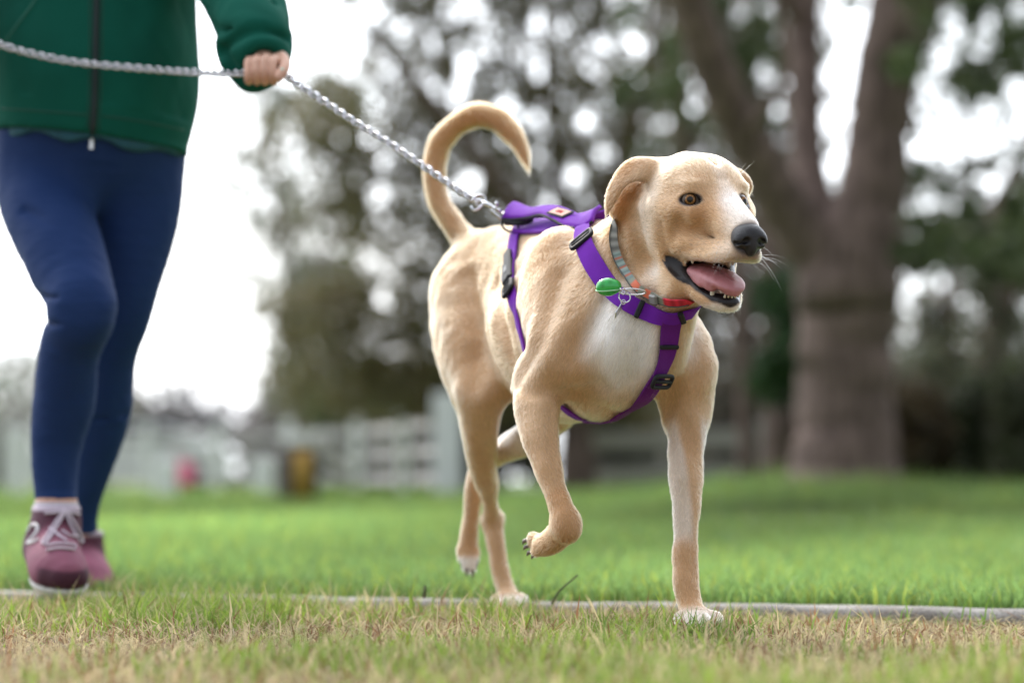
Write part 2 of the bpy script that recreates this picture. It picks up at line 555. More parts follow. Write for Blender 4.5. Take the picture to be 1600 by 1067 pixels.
def build_kerb():
    n = 300
    t = np.linspace(-9, 9, n)
    prof = [(-0.002, -0.06), (-0.001, 0.000), (0.004, 0.008), (0.014, 0.0125), (0.05, 0.0135), (0.090, 0.0125), (0.098, 0.008), (0.100, -0.06)]
    V = []
    for k, tt in enumerate(t):
        base = np.array([0, kerb_y(0.0), 0]) + kerb_dir * tt
        for (o_, z_) in prof:
            q = base + kerb_out * o_ + np.array([0, 0, z_])
            V.append(q)
    V = np.array(V)
    V += vnoise(V, 60, 8, 3)[:, None] * np.array([0.0012, 0.0012, 0.0012])
    chip = np.maximum(vnoise(V, 25, 5, 2) - 0.45, 0)[:, None]
    V -= chip * np.array([-0.004, -0.008, 0.012])
    m = len(prof)
    i = np.arange(n - 1)[:, None] * m + np.arange(m - 1)[None]
    F = np.stack([i, i + 1, i + m + 1, i + m], -1).reshape(-1, 4)
    cm, nn, ll, b = mat_new('kerb_concrete')
    tc = nn.new('ShaderNodeTexCoord')
    n1 = nn.new('ShaderNodeTexNoise'); n1.inputs['Scale'].default_value = 9; n1.inputs['Detail'].default_value = 8
    n2 = nn.new('ShaderNodeTexNoise'); n2.inputs['Scale'].default_value = 220; n2.inputs['Detail'].default_value = 3
    for q in (n1, n2): ll.new(tc.outputs['Object'], q.inputs['Vector'])
    r1 = nn.new('ShaderNodeValToRGB')
    r1.color_ramp.elements[0].position = 0.32; r1.color_ramp.elements[0].color = (0.17, 0.155, 0.14, 1)
    r1.color_ramp.elements[1].position = 0.62; r1.color_ramp.elements[1].color = (0.38, 0.36, 0.335, 1)
    mx = nn.new('ShaderNodeMix'); mx.data_type = 'RGBA'; mx.blend_type = 'MULTIPLY'; mx.inputs['Factor'].default_value = 0.8
    r2 = nn.new('ShaderNodeValToRGB'); r2.color_ramp.elements[0].position = 0.36; r2.color_ramp.elements[0].color = (0.35, 0.33, 0.31, 1); r2.color_ramp.elements[1].position = 0.5
    ll.new(n1.outputs['Fac'], r1.inputs['Fac']); ll.new(n2.outputs['Fac'], r2.inputs['Fac'])
    ll.new(r1.outputs['Color'], mx.inputs['A']); ll.new(r2.outputs['Color'], mx.inputs['B'])
    ll.new(mx.outputs['Result'], b.inputs['Base Color']); b.inputs['Roughness'].default_value = 0.9
    bp = nn.new('ShaderNodeBump'); bp.inputs['Strength'].default_value = 0.5; bp.inputs['Distance'].default_value = 0.002
    ll.new(n2.outputs['Fac'], bp.inputs['Height']); ll.new(bp.outputs['Normal'], b.inputs['Normal'])
    o = mesh('kerb', V, F[:, ::-1], cm, True)
    tag(o, 'low worn concrete kerb between the dry grass and the lawn', 'kerb', kind='structure')

build_kerb()

grass_mat = mat_attr('grass_blade', rough=0.6, spec=0.25, trans=0.45)

def blades(name, x, y, z, ln, wd, az, lean, col, tipcol, label, cat, bend=0.5, flat=None):
    """many thin bent blades in one mesh: 5 vertices each"""
    n = len(x)
    base = np.stack([x, y, z], 1)
    dirh = np.stack([np.cos(az), np.sin(az), np.zeros(n)], 1)
    side = np.stack([-np.sin(az), np.cos(az), np.zeros(n)], 1)
    tw = rng.uniform(-1.2, 1.2, n)
    side = side * np.cos(tw)[:, None] + dirh * np.sin(tw)[:, None]
    up = np.array([0, 0, 1.0])
    mid = base + (dirh * (np.sin(lean) * 0.42)[:, None] + up * (np.cos(lean) * 0.55)[:, None]) * ln[:, None]
    l2 = lean + bend * rng.uniform(0.2, 1.6, n)
    tip = mid + (dirh * (np.sin(l2) * 0.55)[:, None] + up * (np.cos(l2) * 0.48)[:, None]) * ln[:, None]
    w = wd[:, None] * 0.5
    V = np.stack([base - side * w, base + side * w, mid - side * w * 0.85, mid + side * w * 0.85, tip], 1).reshape(-1, 3)
    i = np.arange(n)[:, None] * 5
    T = np.vstack([i + [0, 1, 3], i + [0, 3, 2], i + [2, 3, 4]])
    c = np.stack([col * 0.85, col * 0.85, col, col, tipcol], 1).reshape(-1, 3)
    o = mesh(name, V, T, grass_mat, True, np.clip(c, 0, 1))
    tag(o, label, cat, kind='stuff')
    return o

def front_grass():
    n = 120000
    y = 2.15 + 2.3 * rng.random(n) ** 0.85
    x = rng.uniform(-0.30, 0.30, n) * (y + 0.3)
    ok = y < kerb_y(x) - 0.004
    x, y = x[ok], y[ok]; n = len(x)
    pn = np.stack([x, y, np.zeros(n)], 1)
    patch = vnoise(pn, 5.5, 31, 3) + 0.35 * vnoise(pn, 22, 33, 2)
    gr = rng.random(n) < np.clip(0.22 + 0.42 * patch, 0.05, 0.70)
    ln = np.where(gr, rng.gamma(5, 0.0056, n), rng.gamma(4, 0.0066, n)) * np.clip(1 + 0.5 * patch, 0.45, 1.8)
    ln = np.clip(ln, 0.008, 0.075)
    wd = rng.uniform(0.0013, 0.0040, n)
    lean = np.where(gr, np.abs(rng.normal(0.35, 0.35, n)), np.abs(rng.normal(0.9, 0.5, n)))
    az = rng.uniform(0, 6.283, n)
    green = np.array([0.20, 0.33, 0.060]); straw = np.array([0.66, 0.55, 0.33]); brown = np.array([0.27, 0.155, 0.08]); red = np.array([0.33, 0.17, 0.09])
    k = rng.random(n)
    dry = np.where((k < 0.66)[:, None], straw, np.where((k < 0.93)[:, None], brown, red))
    c = np.where(gr[:, None], green * (1 + 0.9 * rng.random((n, 1)) * np.array([0.9, 0.5, 0.3])), dry)
    c = c * rng.uniform(0.65, 1.25, (n, 1))
    tipc = np.where((rng.random(n) < 0.35)[:, None], straw, c * 1.1)
    edge = np.exp(-((kerb_y(x) - y) / 0.10) ** 2) * (1 - 0.6 * sstep(x, 0.0, 0.5))
    ln = ln * (1 + 0.2 * edge)
    ln = ln * (1 - 0.55 * np.exp(-((kerb_y(x) - y) / 0.16) ** 2) * sstep(x, 0.15, 0.5))
    z = ground_z(x, y) - 0.014
    blades('foreground_grass', x, y, z, ln, wd, az, lean, c, tipc, 'short patchy grass, half dry straw and half green, in front of the kerb', 'grass', bend=0.5)
    # thatch lying flat
    n = 26000
    y = 2.15 + 2.3 * rng.random(n); x = rng.uniform(-0.30, 0.30, n) * (y + 0.3)
    ok = y < kerb_y(x) - 0.01; x, y = x[ok], y[ok]; n = len(x)
    k = rng.random(n)
    c = np.where((k < 0.6)[:, None], straw * 0.95, np.where((k < 0.9)[:, None], brown, red)) * rng.uniform(0.6, 1.2, (n, 1))
    blades('dry_thatch', x, y, np.full(n, -0.006) + rng.uniform(0, 0.010, n), rng.uniform(0.015, 0.06, n), rng.uniform(0.001, 0.0028, n), rng.uniform(0, 6.283, n),
           rng.uniform(1.25, 1.55, n), c, c, 'dead straw lying flat between the short blades', 'straw', bend=0.12)

front_grass()

def lawn():
    n = 150000
    y = 3.6 + (np.geomspace(1, 30, n) - 1) / 29 * 26
    y = y + rng.uniform(-0.1, 0.1, n)
    x = rng.uniform(-0.29, 0.29, n) * (y + 0.5)
    ok = y > kerb_y(x) + 0.108
    x, y = x[ok], y[ok]; n = len(x)
    pn = np.stack([x, y * 0.6, np.zeros(n)], 1)
    pat = vnoise(pn, 1.3, 41, 3)
    u = x / y
    tall = 1 + (0.7 + 0.9 * vnoise(pn, 3.5, 43, 2)) * sstep(u, 0.03, 0.10) * sstep(y, 9, 14) + 0.45 * pat
    ln = rng.uniform(0.022, 0.05, n) * tall * (0.6 + 0.09 * y)
    wd = rng.uniform(0.0022, 0.005, n) * (0.5 + 0.16 * y)
    c = np.array([0.185, 0.295, 0.092])[None] * (1 + 0.55 * pat)[:, None] * rng.uniform(0.7, 1.3, (n, 1))
    yel = (rng.random(n) < 0.22)[:, None]
    c = np.where(yel, c * np.array([1.5, 1.15, 0.8]), c)
    blades('lawn_grass', x, y, ground_z(x, y) + 0.002, ln, wd, rng.uniform(0, 6.283, n), np.abs(rng.normal(0.25, 0.3, n)), c, c * 1.2,
           'lush bright green lawn behind the kerb', 'grass', bend=0.6)

lawn()

def stray_blades():
    """the long single blades that stand up along the kerb"""
    spec = [(1482, 962, 3.60, 0.082, -0.3, 0), (1545, 968, 3.58, 0.055, 0.2, 0), (1470, 972, 3.55, 0.06, 2.6, 0), (1515, 970, 3.56, 0.055, 1.2, 0), (1536, 968, 3.56, 0.07, 0.4, 0),
            (1274, 968, 3.50, 0.052, 1.5, 1), (1366, 965, 3.52, 0.036, 2.4, 1), (1185, 968, 3.50, 0.052, 2.5, 0), (1010, 952, 3.55, 0.05, 0.6, 0), (1305, 965, 3.6, 0.04, 1, 0),
            (1405, 966, 3.6, 0.05, 0.2, 0), (1420, 966, 3.58, 0.06, 1.9, 0), (880, 945, 3.8, 0.03, 0.4, 0), (870, 945, 3.8, 0.03, 2.5, 1), (900, 948, 3.75, 0.03, 0.3, 1),
            (480, 938, 3.9, 0.05, 2.2, 1), (490, 940, 3.9, 0.04, 0.5, 0), (400, 935, 4.0, 0.055, 1.4, 0), (455, 935, 3.95, 0.05, 2.4, 0), (580, 930, 4.0, 0.05, 1.0, 0), (735, 935, 3.85, 0.04, 1.6, 1),
            (650, 936, 3.95, 0.035, 2.8, 0), (1220, 968, 3.45, 0.05, 2.7, 0), (960, 958, 3.5, 0.05, 0.3, 0), (985, 958, 3.5, 0.04, 2.9, 1), (1320, 985, 3.3, 0.05, 0.8, 0), (1500, 985, 3.35, 0.05, 2.2, 0)]
    X, Yy, L, A, G = [], [], [], [], []
    for (px, py, Y, l, az, dry) in spec:
        p = at(px, py, Y); X.append(p[0]); Yy.append(Y); L.append(l); A.append(az); G.append(dry)
        for k in range(2):
            X.append(p[0] + rng.uniform(-0.02, 0.02)); Yy.append(Y + rng.uniform(-0.02, 0.02)); L.append(l * rng.uniform(0.4, 0.8)); A.append(rng.uniform(0, 6.28)); G.append(dry)
    X, Yy, L, A, G = map(np.array, (X, Yy, L, A, G))
    c = np.where(G[:, None] == 1, np.array([[0.42, 0.22, 0.09]]), np.array([[0.20, 0.36, 0.05]])) * rng.uniform(0.8, 1.2, (len(X), 1))
    blades('tall_grass', X, Yy, np.full(len(X), -0.012), L, np.full(len(X), 0.0028), A, np.full(len(X), 0.22), c, c * 1.1, 'longer single blades standing up along the kerb', 'grass', bend=0.35)

stray_blades()

def paw_tufts():
    """blades standing in front of the feet that press into the grass"""
    X, Yy, L = [], [], []
    for (px, Y, w, n, l0, l1) in ((1092, 3.240, 0.055, 260, 0.022, 0.046), (798, 3.79, 0.045, 150, 0.016, 0.038), (92, 3.885, 0.07, 200, 0.015, 0.040), (150, 4.05, 0.06, 120, 0.02, 0.04), (1090, 3.33, 0.075, 90, 0.01, 0.03)):
        x = at(px, 950, Y)[0]
        X.append(x + rng.normal(0, w * 0.6, n)); Yy.append(Y + rng.normal(0, 0.022, n)); L.append(rng.uniform(l0, l1, n))
    X, Yy, L = map(np.concatenate, (X, Yy, L)); n = len(X)
    k = rng.random(n)
    c = np.where((k < 0.55)[:, None], np.array([[0.20, 0.34, 0.06]]), np.where((k < 0.85)[:, None], np.array([[0.60, 0.50, 0.29]]), np.array([[0.30, 0.17, 0.08]]))) * rng.uniform(0.7, 1.25, (n, 1))
    blades('tufts', X, Yy, np.full(n, -0.012), L + 0.012, rng.uniform(0.0014, 0.0034, n), rng.uniform(0, 6.28, n), np.abs(rng.normal(0.35, 0.3, n)), c, c * 1.1, 'grass blades standing up in front of the paws and shoes', 'grass', bend=0.5)

paw_tufts()

# a thin dead twig sticking out of the grass behind the dog's foot
twig_mat = mat_plain('twig_bark', (0.06, 0.045, 0.035), 0.9)
tw = MB().tube([at(862, 944, 3.72), at(872, 925, 3.72), at(886, 912, 3.72), at(903, 898, 3.72)], [0.0018, 0.0016, 0.0013, 0.0012], 6).build('twig', twig_mat)
tag(tw, 'thin dark twig poking up from the grass by the hind paw', 'twig')
tw = MB().tube([at(662, 934, 3.80), at(664, 922, 3.80), at(664, 914, 3.80)], [0.003, 0.0022, 0.0012], 6).build('twig', twig_mat)
tag(tw, 'short black stub sticking up from the grass near the kerb left of the dog', 'twig')

# ================================================================== trees and shrubs
bark_mat, _n, _l, _b = mat_new('bark')
_tc = _n.new('ShaderNodeTexCoord'); _mp = _n.new('ShaderNodeMapping'); _mp.inputs['Scale'].default_value = (5, 5, 1.2)
_t = _n.new('ShaderNodeTexNoise'); _t.inputs['Scale'].default_value = 3.0; _t.inputs['Detail'].default_value = 8
_l.new(_tc.outputs['Object'], _mp.inputs['Vector']); _l.new(_mp.outputs['Vector'], _t.inputs['Vector'])
_r = _n.new('ShaderNodeValToRGB')
_r.color_ramp.elements[0].position = 0.3; _r.color_ramp.elements[0].color = (0.070, 0.047, 0.039, 1)
_r.color_ramp.elements[1].position = 0.7; _r.color_ramp.elements[1].color = (0.215, 0.150, 0.128, 1)
_l.new(_t.outputs['Fac'], _r.inputs['Fac']); _l.new(_r.outputs['Color'], _b.inputs['Base Color'])
_b.inputs['Roughness'].default_value = 0.95
_bp = _n.new('ShaderNodeBump'); _bp.inputs['Strength'].default_value = 1.0; _bp.inputs['Distance'].default_value = 0.05
_l.new(_t.outputs['Fac'], _bp.inputs['Height']); _l.new(_bp.outputs['Normal'], _b.inputs['Normal'])
leaf_mat = mat_attr('leaf', rough=0.5, spec=0.35, trans=0.42)

def limb(mb, pts, rad, seg=10, rough=0.08):
    pr = np.hstack([np.asarray(pts, float), np.asarray(rad, float)[:, None]])
    pr = catmull(pr, (len(pr) - 1) * 6 + 1)
    p = pr[:, :3] + rng.normal(0, 1, (len(pr), 3)) * pr[:, 3:] * rough
    p[0] = pr[0, :3]
    mb.tube(p, np.maximum(pr[:, 3] * rng.uniform(1 - rough, 1 + rough, len(pr)), 0.004), seg)

def leaves(name, clumps, per, size, col, parent, spread=None, var=0.3):
    """clumps: (k, 4) centre + radius; each carries `per` leaf-sized faces"""
    cl = np.asarray(clumps, float)
    k = len(cl)
    c = np.repeat(cl, per, 0); n = len(c)
    d = rng.normal(size=(n, 3)); d /= np.linalg.norm(d, axis=1, keepdims=True)
    p = c[:, :3] + d * (c[:, 3] * rng.random(n) ** 0.5)[:, None]
    a = rng.normal(size=(n, 3)); a /= np.linalg.norm(a, axis=1, keepdims=True)
    b = np.cross(a, rng.normal(size=(n, 3))); b /= np.maximum(np.linalg.norm(b, axis=1, keepdims=True), 1e-6)
    s = size * rng.uniform(0.6, 1.5, (n, 1))
    V = np.stack([p - a * s, p + b * s * 0.45, p + a * s, p - b * s * 0.45], 1).reshape(-1, 3)
    F = np.arange(n * 4).reshape(n, 4)
    cc = np.asarray(col)[None] * np.repeat(rng.uniform(1 - var, 1 + var, (k, 1)), per, 0) * rng.uniform(0.7, 1.35, (n, 1))
    cc = cc * (1 + rng.normal(0, 0.06, (n, 3)))
    return mesh(name, V, F, leaf_mat, False, np.clip(np.repeat(cc, 4, 0), 0.003, 0.9), parent)

def px_clumps(n, x0, x1, y0, y1, Y0, Y1, r0, r1, hole=None):
    """clump centres spread over a volume that covers part of the photograph"""
    out = []
    while len(out) < n:
        px, py, Y = rng.uniform(x0, x1), rng.uniform(y0, y1), rng.uniform(Y0, Y1)
        if hole is not None and rng.random() < hole(px, py): continue
        p = at(px, py, Y)
        if p[2] < 0.15: continue
        out.append((*p, rng.uniform(r0, r1)))
    return np.array(out)

# ---- the big forked tree on the right
def forked_tree():
    Y = 17.0
    t = empty('forked_tree', at(1320, 740, Y) * [1, 1, 0] + [0, 0, float(ground_z(at(1320, 740, Y)[0], Y)) - 0.1])
    tag(t, 'large tree with a stout trunk forking low into three thick limbs', 'tree')
    g = float(ground_z(at(1320, 740, Y)[0], Y)) - 0.1
    mb = MB()
    b0 = at(1325, 760, Y); b0[2] = g
    limb(mb, [b0, at(1322, 700, Y), at(1320, 600, Y), at(1325, 500, Y), at(1330, 430, Y), at(1358, 330, Y), at(1372, 220, Y), at(1385, 110, Y), at(1415, 0, Y), at(1450, -160, Y + .3), at(1500, -420, Y + .8), at(1530, -800, Y + 1.5)],
         [0.46, 0.36, 0.34, 0.35, 0.37, 0.27, 0.235, 0.235, 0.26, 0.25, 0.20, 0.12], 16, 0.03)
    limb(mb, [at(1320, 470, Y), at(1290, 405, Y), at(1240, 345, Y - .1), at(1195, 270, Y - .3), at(1150, 190, Y - .5), at(1112, 100, Y - .7), at(1075, 0, Y - .9), at(1030, -140, Y - 1.2), at(960, -380, Y - 1.6), at(900, -700, Y - 2)],
         [0.25, 0.24, 0.20, 0.17, 0.155, 0.15, 0.14, 0.13, 0.11, 0.06], 14, 0.03)
    limb(mb, [at(1300, 430, Y), at(1275, 340, Y + .2), at(1262, 250, Y + .4), at(1258, 130, Y + .6), at(1256, 0, Y + .8), at(1262, -200, Y + 1.1), at(1250, -520, Y + 1.6)],
         [0.20, 0.165, 0.13, 0.125, 0.125, 0.11, 0.06], 12, 0.03)
    limb(mb, [at(1410, 20, Y), at(1470, -60, Y - .4), at(1560, -130, Y - .9), at(1700, -240, Y - 1.5)], [0.17, 0.13, 0.10, 0.05], 10)
    limb(mb, [at(1256, 40, Y + .7), at(1215, -20, Y + .5), at(1160, -110, Y), at(1090, -200, Y)], [0.08, 0.07, 0.05, 0.03], 8)
    limb(mb, [at(1160, 210, Y - .5), at(1205, 160, Y - 1), at(1225, 90, Y - 1.3), at(1215, 0, Y - 1.5)], [0.05, 0.04, 0.03, 0.02], 8)
    mb.build('trunk', bark_mat, t)
    cl = [px_clumps(46, 960, 1220, -60, 300, 18, 21, 0.07, 0.20, lambda x, y: 0.6 if y > 200 else 0.3),
          px_clumps(150, 1400, 1720, -80, 420, 14.5, 20, 0.05, 0.15, lambda x, y: 0.25 + 0.6 * (140 < y < 330)),
          px_clumps(8, 1180, 1340, -60, 140, 18, 20, 0.08, 0.16),
          px_clumps(220, 820, 1800, -900, -80, 13, 21, 0.2, 0.4)]
    leaves('crown', np.vstack(cl), 60, 0.042, (0.075, 0.100, 0.040), t)

forked_tree()

def simple_tree(name, label, px, Y, base_r, stems, clumps, per, size, col, group=None, cat='tree'):
    x = at(px, 740, Y)[0]; g = float(ground_z(x, Y)) - 0.08
    t = empty(name, (x, Y, g))
    tag(t, label, cat, group)
    if stems:
        mb = MB()
        for (pts, rad) in stems:
            pp = [np.array([at(p[0], 740, p[2])[0], p[2], g]) if p[1] is None else at(*p) for p in pts]
            limb(mb, pp, rad)
        mb.build('trunk', bark_mat, t)
    if clumps is not None:
        leaves('crown', np.vstack(clumps), per, size, col, t)
    return t

# foliage as a thin sheet of leaves riddled with gaps
def leaf_layer(x0, x1, y0, y1, Y, thick, od, size, voids, keep=None):
    """leaf centres filling a slab of air about Y; voids (count per square metre, rmin, rmax, function of pixel) leave gaps through it"""
    a, b = at(x0, y1, Y), at(x1, y0, Y)
    W_, H_ = b[0] - a[0], b[2] - a[2]
    n = int(W_ * H_ * od / (0.45 * size ** 2 * 1.15))
    p = np.stack([rng.uniform(a[0], b[0], n), Y + rng.normal(0, thick, n), rng.uniform(a[2], b[2], n)], 1)
    ok = p[:, 2] > 0.1
    nz = vnoise(p * [1, 0.3, 1], 2.6, 77, 3)
    ok &= nz > -0.75
    dens, r0, r1, fn = voids
    m = int(W_ * H_ * dens)
    for _ in range(m):
        c = np.array([rng.uniform(a[0], b[0]), 0, rng.uniform(a[2], b[2])])
        px, py = 800 + c[0] / Y * F_PX, 748 - (c[2] - CAM_H) / Y * F_PX
        if rng.random() > fn(px, py): continue
        r = rng.uniform(r0, r1)
        ok &= ((p[:, 0] - c[0]) ** 2 + (p[:, 2] - c[2]) ** 2) > r * r
    if keep is not None:
        px = 800 + p[:, 0] / p[:, 1] * F_PX; py = 748 - (p[:, 2] - CAM_H) / p[:, 1] * F_PX
        ok &= rng.random(n) < keep(px, py)
    return p[ok]

def leaf_mesh(name, p, size, col, parent, var=0.35):
    n = len(p)
    a = rng.normal(size=(n, 3)); a /= np.linalg.norm(a, axis=1, keepdims=True)
    b = np.cross(a, rng.normal(size=(n, 3))); b /= np.maximum(np.linalg.norm(b, axis=1, keepdims=True), 1e-6)
    s_ = size * rng.uniform(0.6, 1.5, (n, 1))
    V = np.stack([p - a * s_, p + b * s_ * 0.45, p + a * s_, p - b * s_ * 0.45], 1).reshape(-1, 3)
    cc = np.asarray(col)[None] * (1 + var * vnoise(p, 3.2, 55, 3))[:, None] * rng.uniform(0.7, 1.35, (n, 1)) * (1 + rng.normal(0, 0.06, (n, 3)))
    return mesh(name, V, np.arange(n * 4).reshape(n, 4), leaf_mat, False, np.clip(np.repeat(cc, 4, 0), 0.004, 0.9), parent)

up_more = lambda x, y: float(np.clip((520 - y) / 330, 0, 1))
t = simple_tree('oak_tree', 'dark evergreen oak with a broad dense crown standing behind the dog', 900, 24.0, 0.3,
            [([(898, None, 24), (900, 650, 24), (895, 480, 24), (880, 330, 24.2), (860, 180, 24.5), (850, 0, 25), (840, -250, 25.5)], [0.23, 0.17, 0.14, 0.09, 0.07, 0.05, 0.03]),
             ([(896, 500, 24), (820, 350, 23.5), (730, 230, 23), (640, 120, 22.5), (560, 40, 22)], [0.11, 0.10, 0.08, 0.06, 0.03]),
             ([(890, 420, 24), (960, 280, 24), (1010, 130, 24), (1040, -40, 24)], [0.11, 0.09, 0.07, 0.05])], None, 0, 0, None)
edge_fade = lambda x, y: np.clip((x - 380 - 70 * np.sin(y * 0.021) - 40 * np.sin(y * 0.047 + 1)) / 230, 0, 1) ** 1.3 * np.clip((1060 - x) / 60, 0, 1)
pts = leaf_layer(330, 1060, -140, 660, 24.3, 0.35, 3.3, 0.055, (14, 0.040, 0.105, up_more), edge_fade)
top = leaf_layer(380, 1100, -900, -140, 24.3, 0.8, 1.2, 0.09, (4, 0.1, 0.2, lambda x, y: 1))
leaf_mesh('crown', np.vstack([pts, top]), 0.055, (0.140, 0.124, 0.056), t)
t = simple_tree('oak_tree', 'second dark oak filling the gap between the dog and the forked trunk', 1080, 33.0, 0.3,
            [([(1085, None, 33), (1090, 560, 33), (1080, 380, 33), (1060, 150, 33), (1050, -100, 33)], [0.25, 0.2, 0.18, 0.14, 0.08])], None, 0, 0, None)
pts = leaf_layer(1000, 1330, -140, 700, 33.0, 0.5, 3.0, 0.075, (10, 0.06, 0.14, lambda x, y: float(np.clip((470 - y) / 200, 0, 1))), lambda x, y: np.clip((x - 1000) / 60, 0, 1) * np.clip((1330 - x) / 60, 0, 1))
leaf_mesh('crown', pts, 0.075, (0.125, 0.104, 0.060), t)
# slim trunk left of the forked tree, ivy bush between
simple_tree('slim_tree', 'slim grey trunk standing just left of the forked tree', 1166, 19.0, 0.1,
            [([(1168, None, 19), (1166, 640, 19), (1163, 500, 19), (1158, 380, 19.2), (1150, 200, 19.5), (1140, 0, 20)], [0.085, 0.072, 0.07, 0.062, 0.05, 0.03])], [px_clumps(10, 1080, 1200, -60, 140, 18, 21, 0.2, 0.4)], 120, 0.05, (0.05, 0.07, 0.025))
simple_tree('ivy_bush', 'dark green ivy bush against the left side of the forked trunk', 1228, 18.2, 0.1, None,
            [px_clumps(34, 1192, 1268, 430, 620, 17.9, 18.6, 0.10, 0.22)], 150, 0.04, (0.03, 0.07, 0.02), cat='bush')
simple_tree('brown_tree', 'short brown trunk between the slim grey trunk and the forked tree', 1222, 20.5, 0.1,
            [([(1224, None, 20.5), (1222, 660, 20.5), (1216, 560, 20.5), (1205, 430, 20.6), (1190, 300, 20.8), (1180, 120, 21)], [0.20, 0.155, 0.14, 0.12, 0.09, 0.05])], [px_clumps(14, 1100, 1240, 330, 620, 20.8, 21.6, 0.1, 0.25)], 80, 0.05, (0.08, 0.075, 0.045))
# leaning dark tree at the right edge
simple_tree('leaning_tree', 'thin dark tree leaning to the right at the right edge', 1545, 21.0, 0.12,
            [([(1540, None, 21), (1540, 640, 21), (1548, 560, 21), (1570, 470, 21), (1605, 390, 21), (1660, 300, 21), (1720, 180, 21)], [0.15, 0.125, 0.115, 0.105, 0.09, 0.07, 0.04]),
             ([(1552, 545, 21), (1540, 430, 21.2), (1555, 320, 21.4), (1600, 240, 21.6), (1640, 150, 22)], [0.06, 0.045, 0.04, 0.035, 0.02])],
            [px_clumps(110, 1430, 1700, 250, 600, 19.5, 24, 0.06, 0.18)], 44, 0.05, (0.08, 0.085, 0.05))
t = simple_tree('airy_tree', 'airy tree with fine leaves spread across the sky right of the forked trunk', 1480, 27.0, 0.15,
            [([(1470, None, 27), (1474, 640, 27), (1485, 480, 27), (1500, 300, 27), (1510, 100, 27), (1500, -100, 27)], [0.11, 0.09, 0.07, 0.05, 0.035, 0.02]),
             ([(1480, 500, 27), (1440, 380, 27), (1420, 240, 27)], [0.05, 0.035, 0.02]), ([(1490, 400, 27), (1560, 300, 27), (1620, 180, 27)], [0.05, 0.035, 0.02])], None, 0, 0, None)
pts = leaf_layer(1390, 1700, -140, 620, 27.0, 0.5, 1.5, 0.05, (8, 0.08, 0.22, lambda x, y: 1.0 if 150 < y < 380 else 0.7))
leaf_mesh('crown', pts, 0.05, (0.105, 0.115, 0.085), t)
# hazy far trees behind, right
for i, (px, y0, y1, lab) in enumerate(((1440, 380, 700, 'far olive thicket seen just right of the forked trunk'), (1560, 430, 720, 'far olive thicket low at the right edge'))):
    simple_tree('far_tree', lab, px, 42.0, 0.15,
                [([(px, None, 42), (px + 5, 600, 42), (px - 8, 450, 42)], [0.16, 0.12, 0.05])],
                [px_clumps(70, px - 80, px + 90, y0, y1, 38, 46, 0.35, 0.8, lambda x, y: 0.9 if y < 520 else 0.15)], 46, 0.10, (0.13, 0.125, 0.075), 'far trees on the right')
# brush under the trees at the right
bushes = [(1420, 18.5, 620, 745, (0.10, 0.075, 0.04), 'brown brushy shrub right beside the forked trunk'),
          (1480, 20.0, 590, 745, (0.09, 0.09, 0.045), 'olive shrub between the forked trunk and the leaning tree'),
          (1560, 19.0, 600, 745, (0.07, 0.085, 0.045), 'dark green shrub under the leaning tree'),
          (1610, 18.0, 560, 745, (0.085, 0.095, 0.05), 'shrub cut off by the right edge')]
for (px, Y, y0, y1, col, lab) in bushes:
    simple_tree('shrub', lab, px, Y, 0.05, [([(px, None, Y), (px + 6, 690, Y), (px - 10, 640, Y)], [0.03, 0.02, 0.01])],
                [px_clumps(40, px - 45, px + 45, y0, y1, Y - 0.4, Y + 0.6, 0.12, 0.26)], 150, 0.045, col, 'shrubs under the trees', 'shrub')
# hedge row behind the fence
for k, (px, Y, y0, col, lab) in enumerate(((545, 33, 600, (0.10, 0.12, 0.055), 'low green shrub behind the white rail fence, left end of the hedge'), (625, 35, 570, (0.085, 0.10, 0.045), 'dark olive shrub behind the white rail fence left of the stout post'),
                              (705, 34, 560, (0.075, 0.085, 0.045), 'dark shrub directly behind the stout white post'), (790, 34, 570, (0.08, 0.075, 0.05), 'brown shrub seen between the dog\'s legs'),
                              (960, 35, 600, (0.08, 0.075, 0.055), 'brown shrub behind the grey board fence, left end'), (1060, 34, 590, (0.08, 0.085, 0.05), 'olive shrub behind the grey board fence, right end'),
                              (1150, 30, 600, (0.08, 0.07, 0.055), 'brown shrub behind the slim grey trunk'), (1250, 29, 640, (0.07, 0.065, 0.045), 'brown shrub behind the foot of the forked tree'))):
    simple_tree('hedge_shrub', lab, px, Y, 0.05, [([(px, None, Y), (px + 4, 700, Y), (px - 6, 650, Y)], [0.05, 0.04, 0.02])],
                [px_clumps(60, px - 58, px + 58, y0, 765, Y - 0.8, Y + 0.8, 0.2, 0.42)], 80, 0.075, col, 'shrubs of the hedge behind the fence', 'shrub')
# pale sparse tree on the left with the sky shining through
simple_tree('pale_tree', 'pale sparse tree left of the oak with bright sky showing through', 470, 40.0, 0.2,
            [([(470, None, 40), (466, 600, 40), (450, 450, 40), (430, 300, 40), (400, 150, 40)], [0.2, 0.15, 0.11, 0.07, 0.03]),
             ([(462, 520, 40), (510, 380, 40), (540, 250, 40)], [0.09, 0.06, 0.03])],
            [px_clumps(120, 350, 570, 110, 480, 36, 44, 0.15, 0.4, lambda x, y: 0.75 - (x - 360) / 300), px_clumps(90, 430, 560, 430, 650, 36, 44, 0.3, 0.6)],
            34, 0.085, (0.16, 0.165, 0.12))
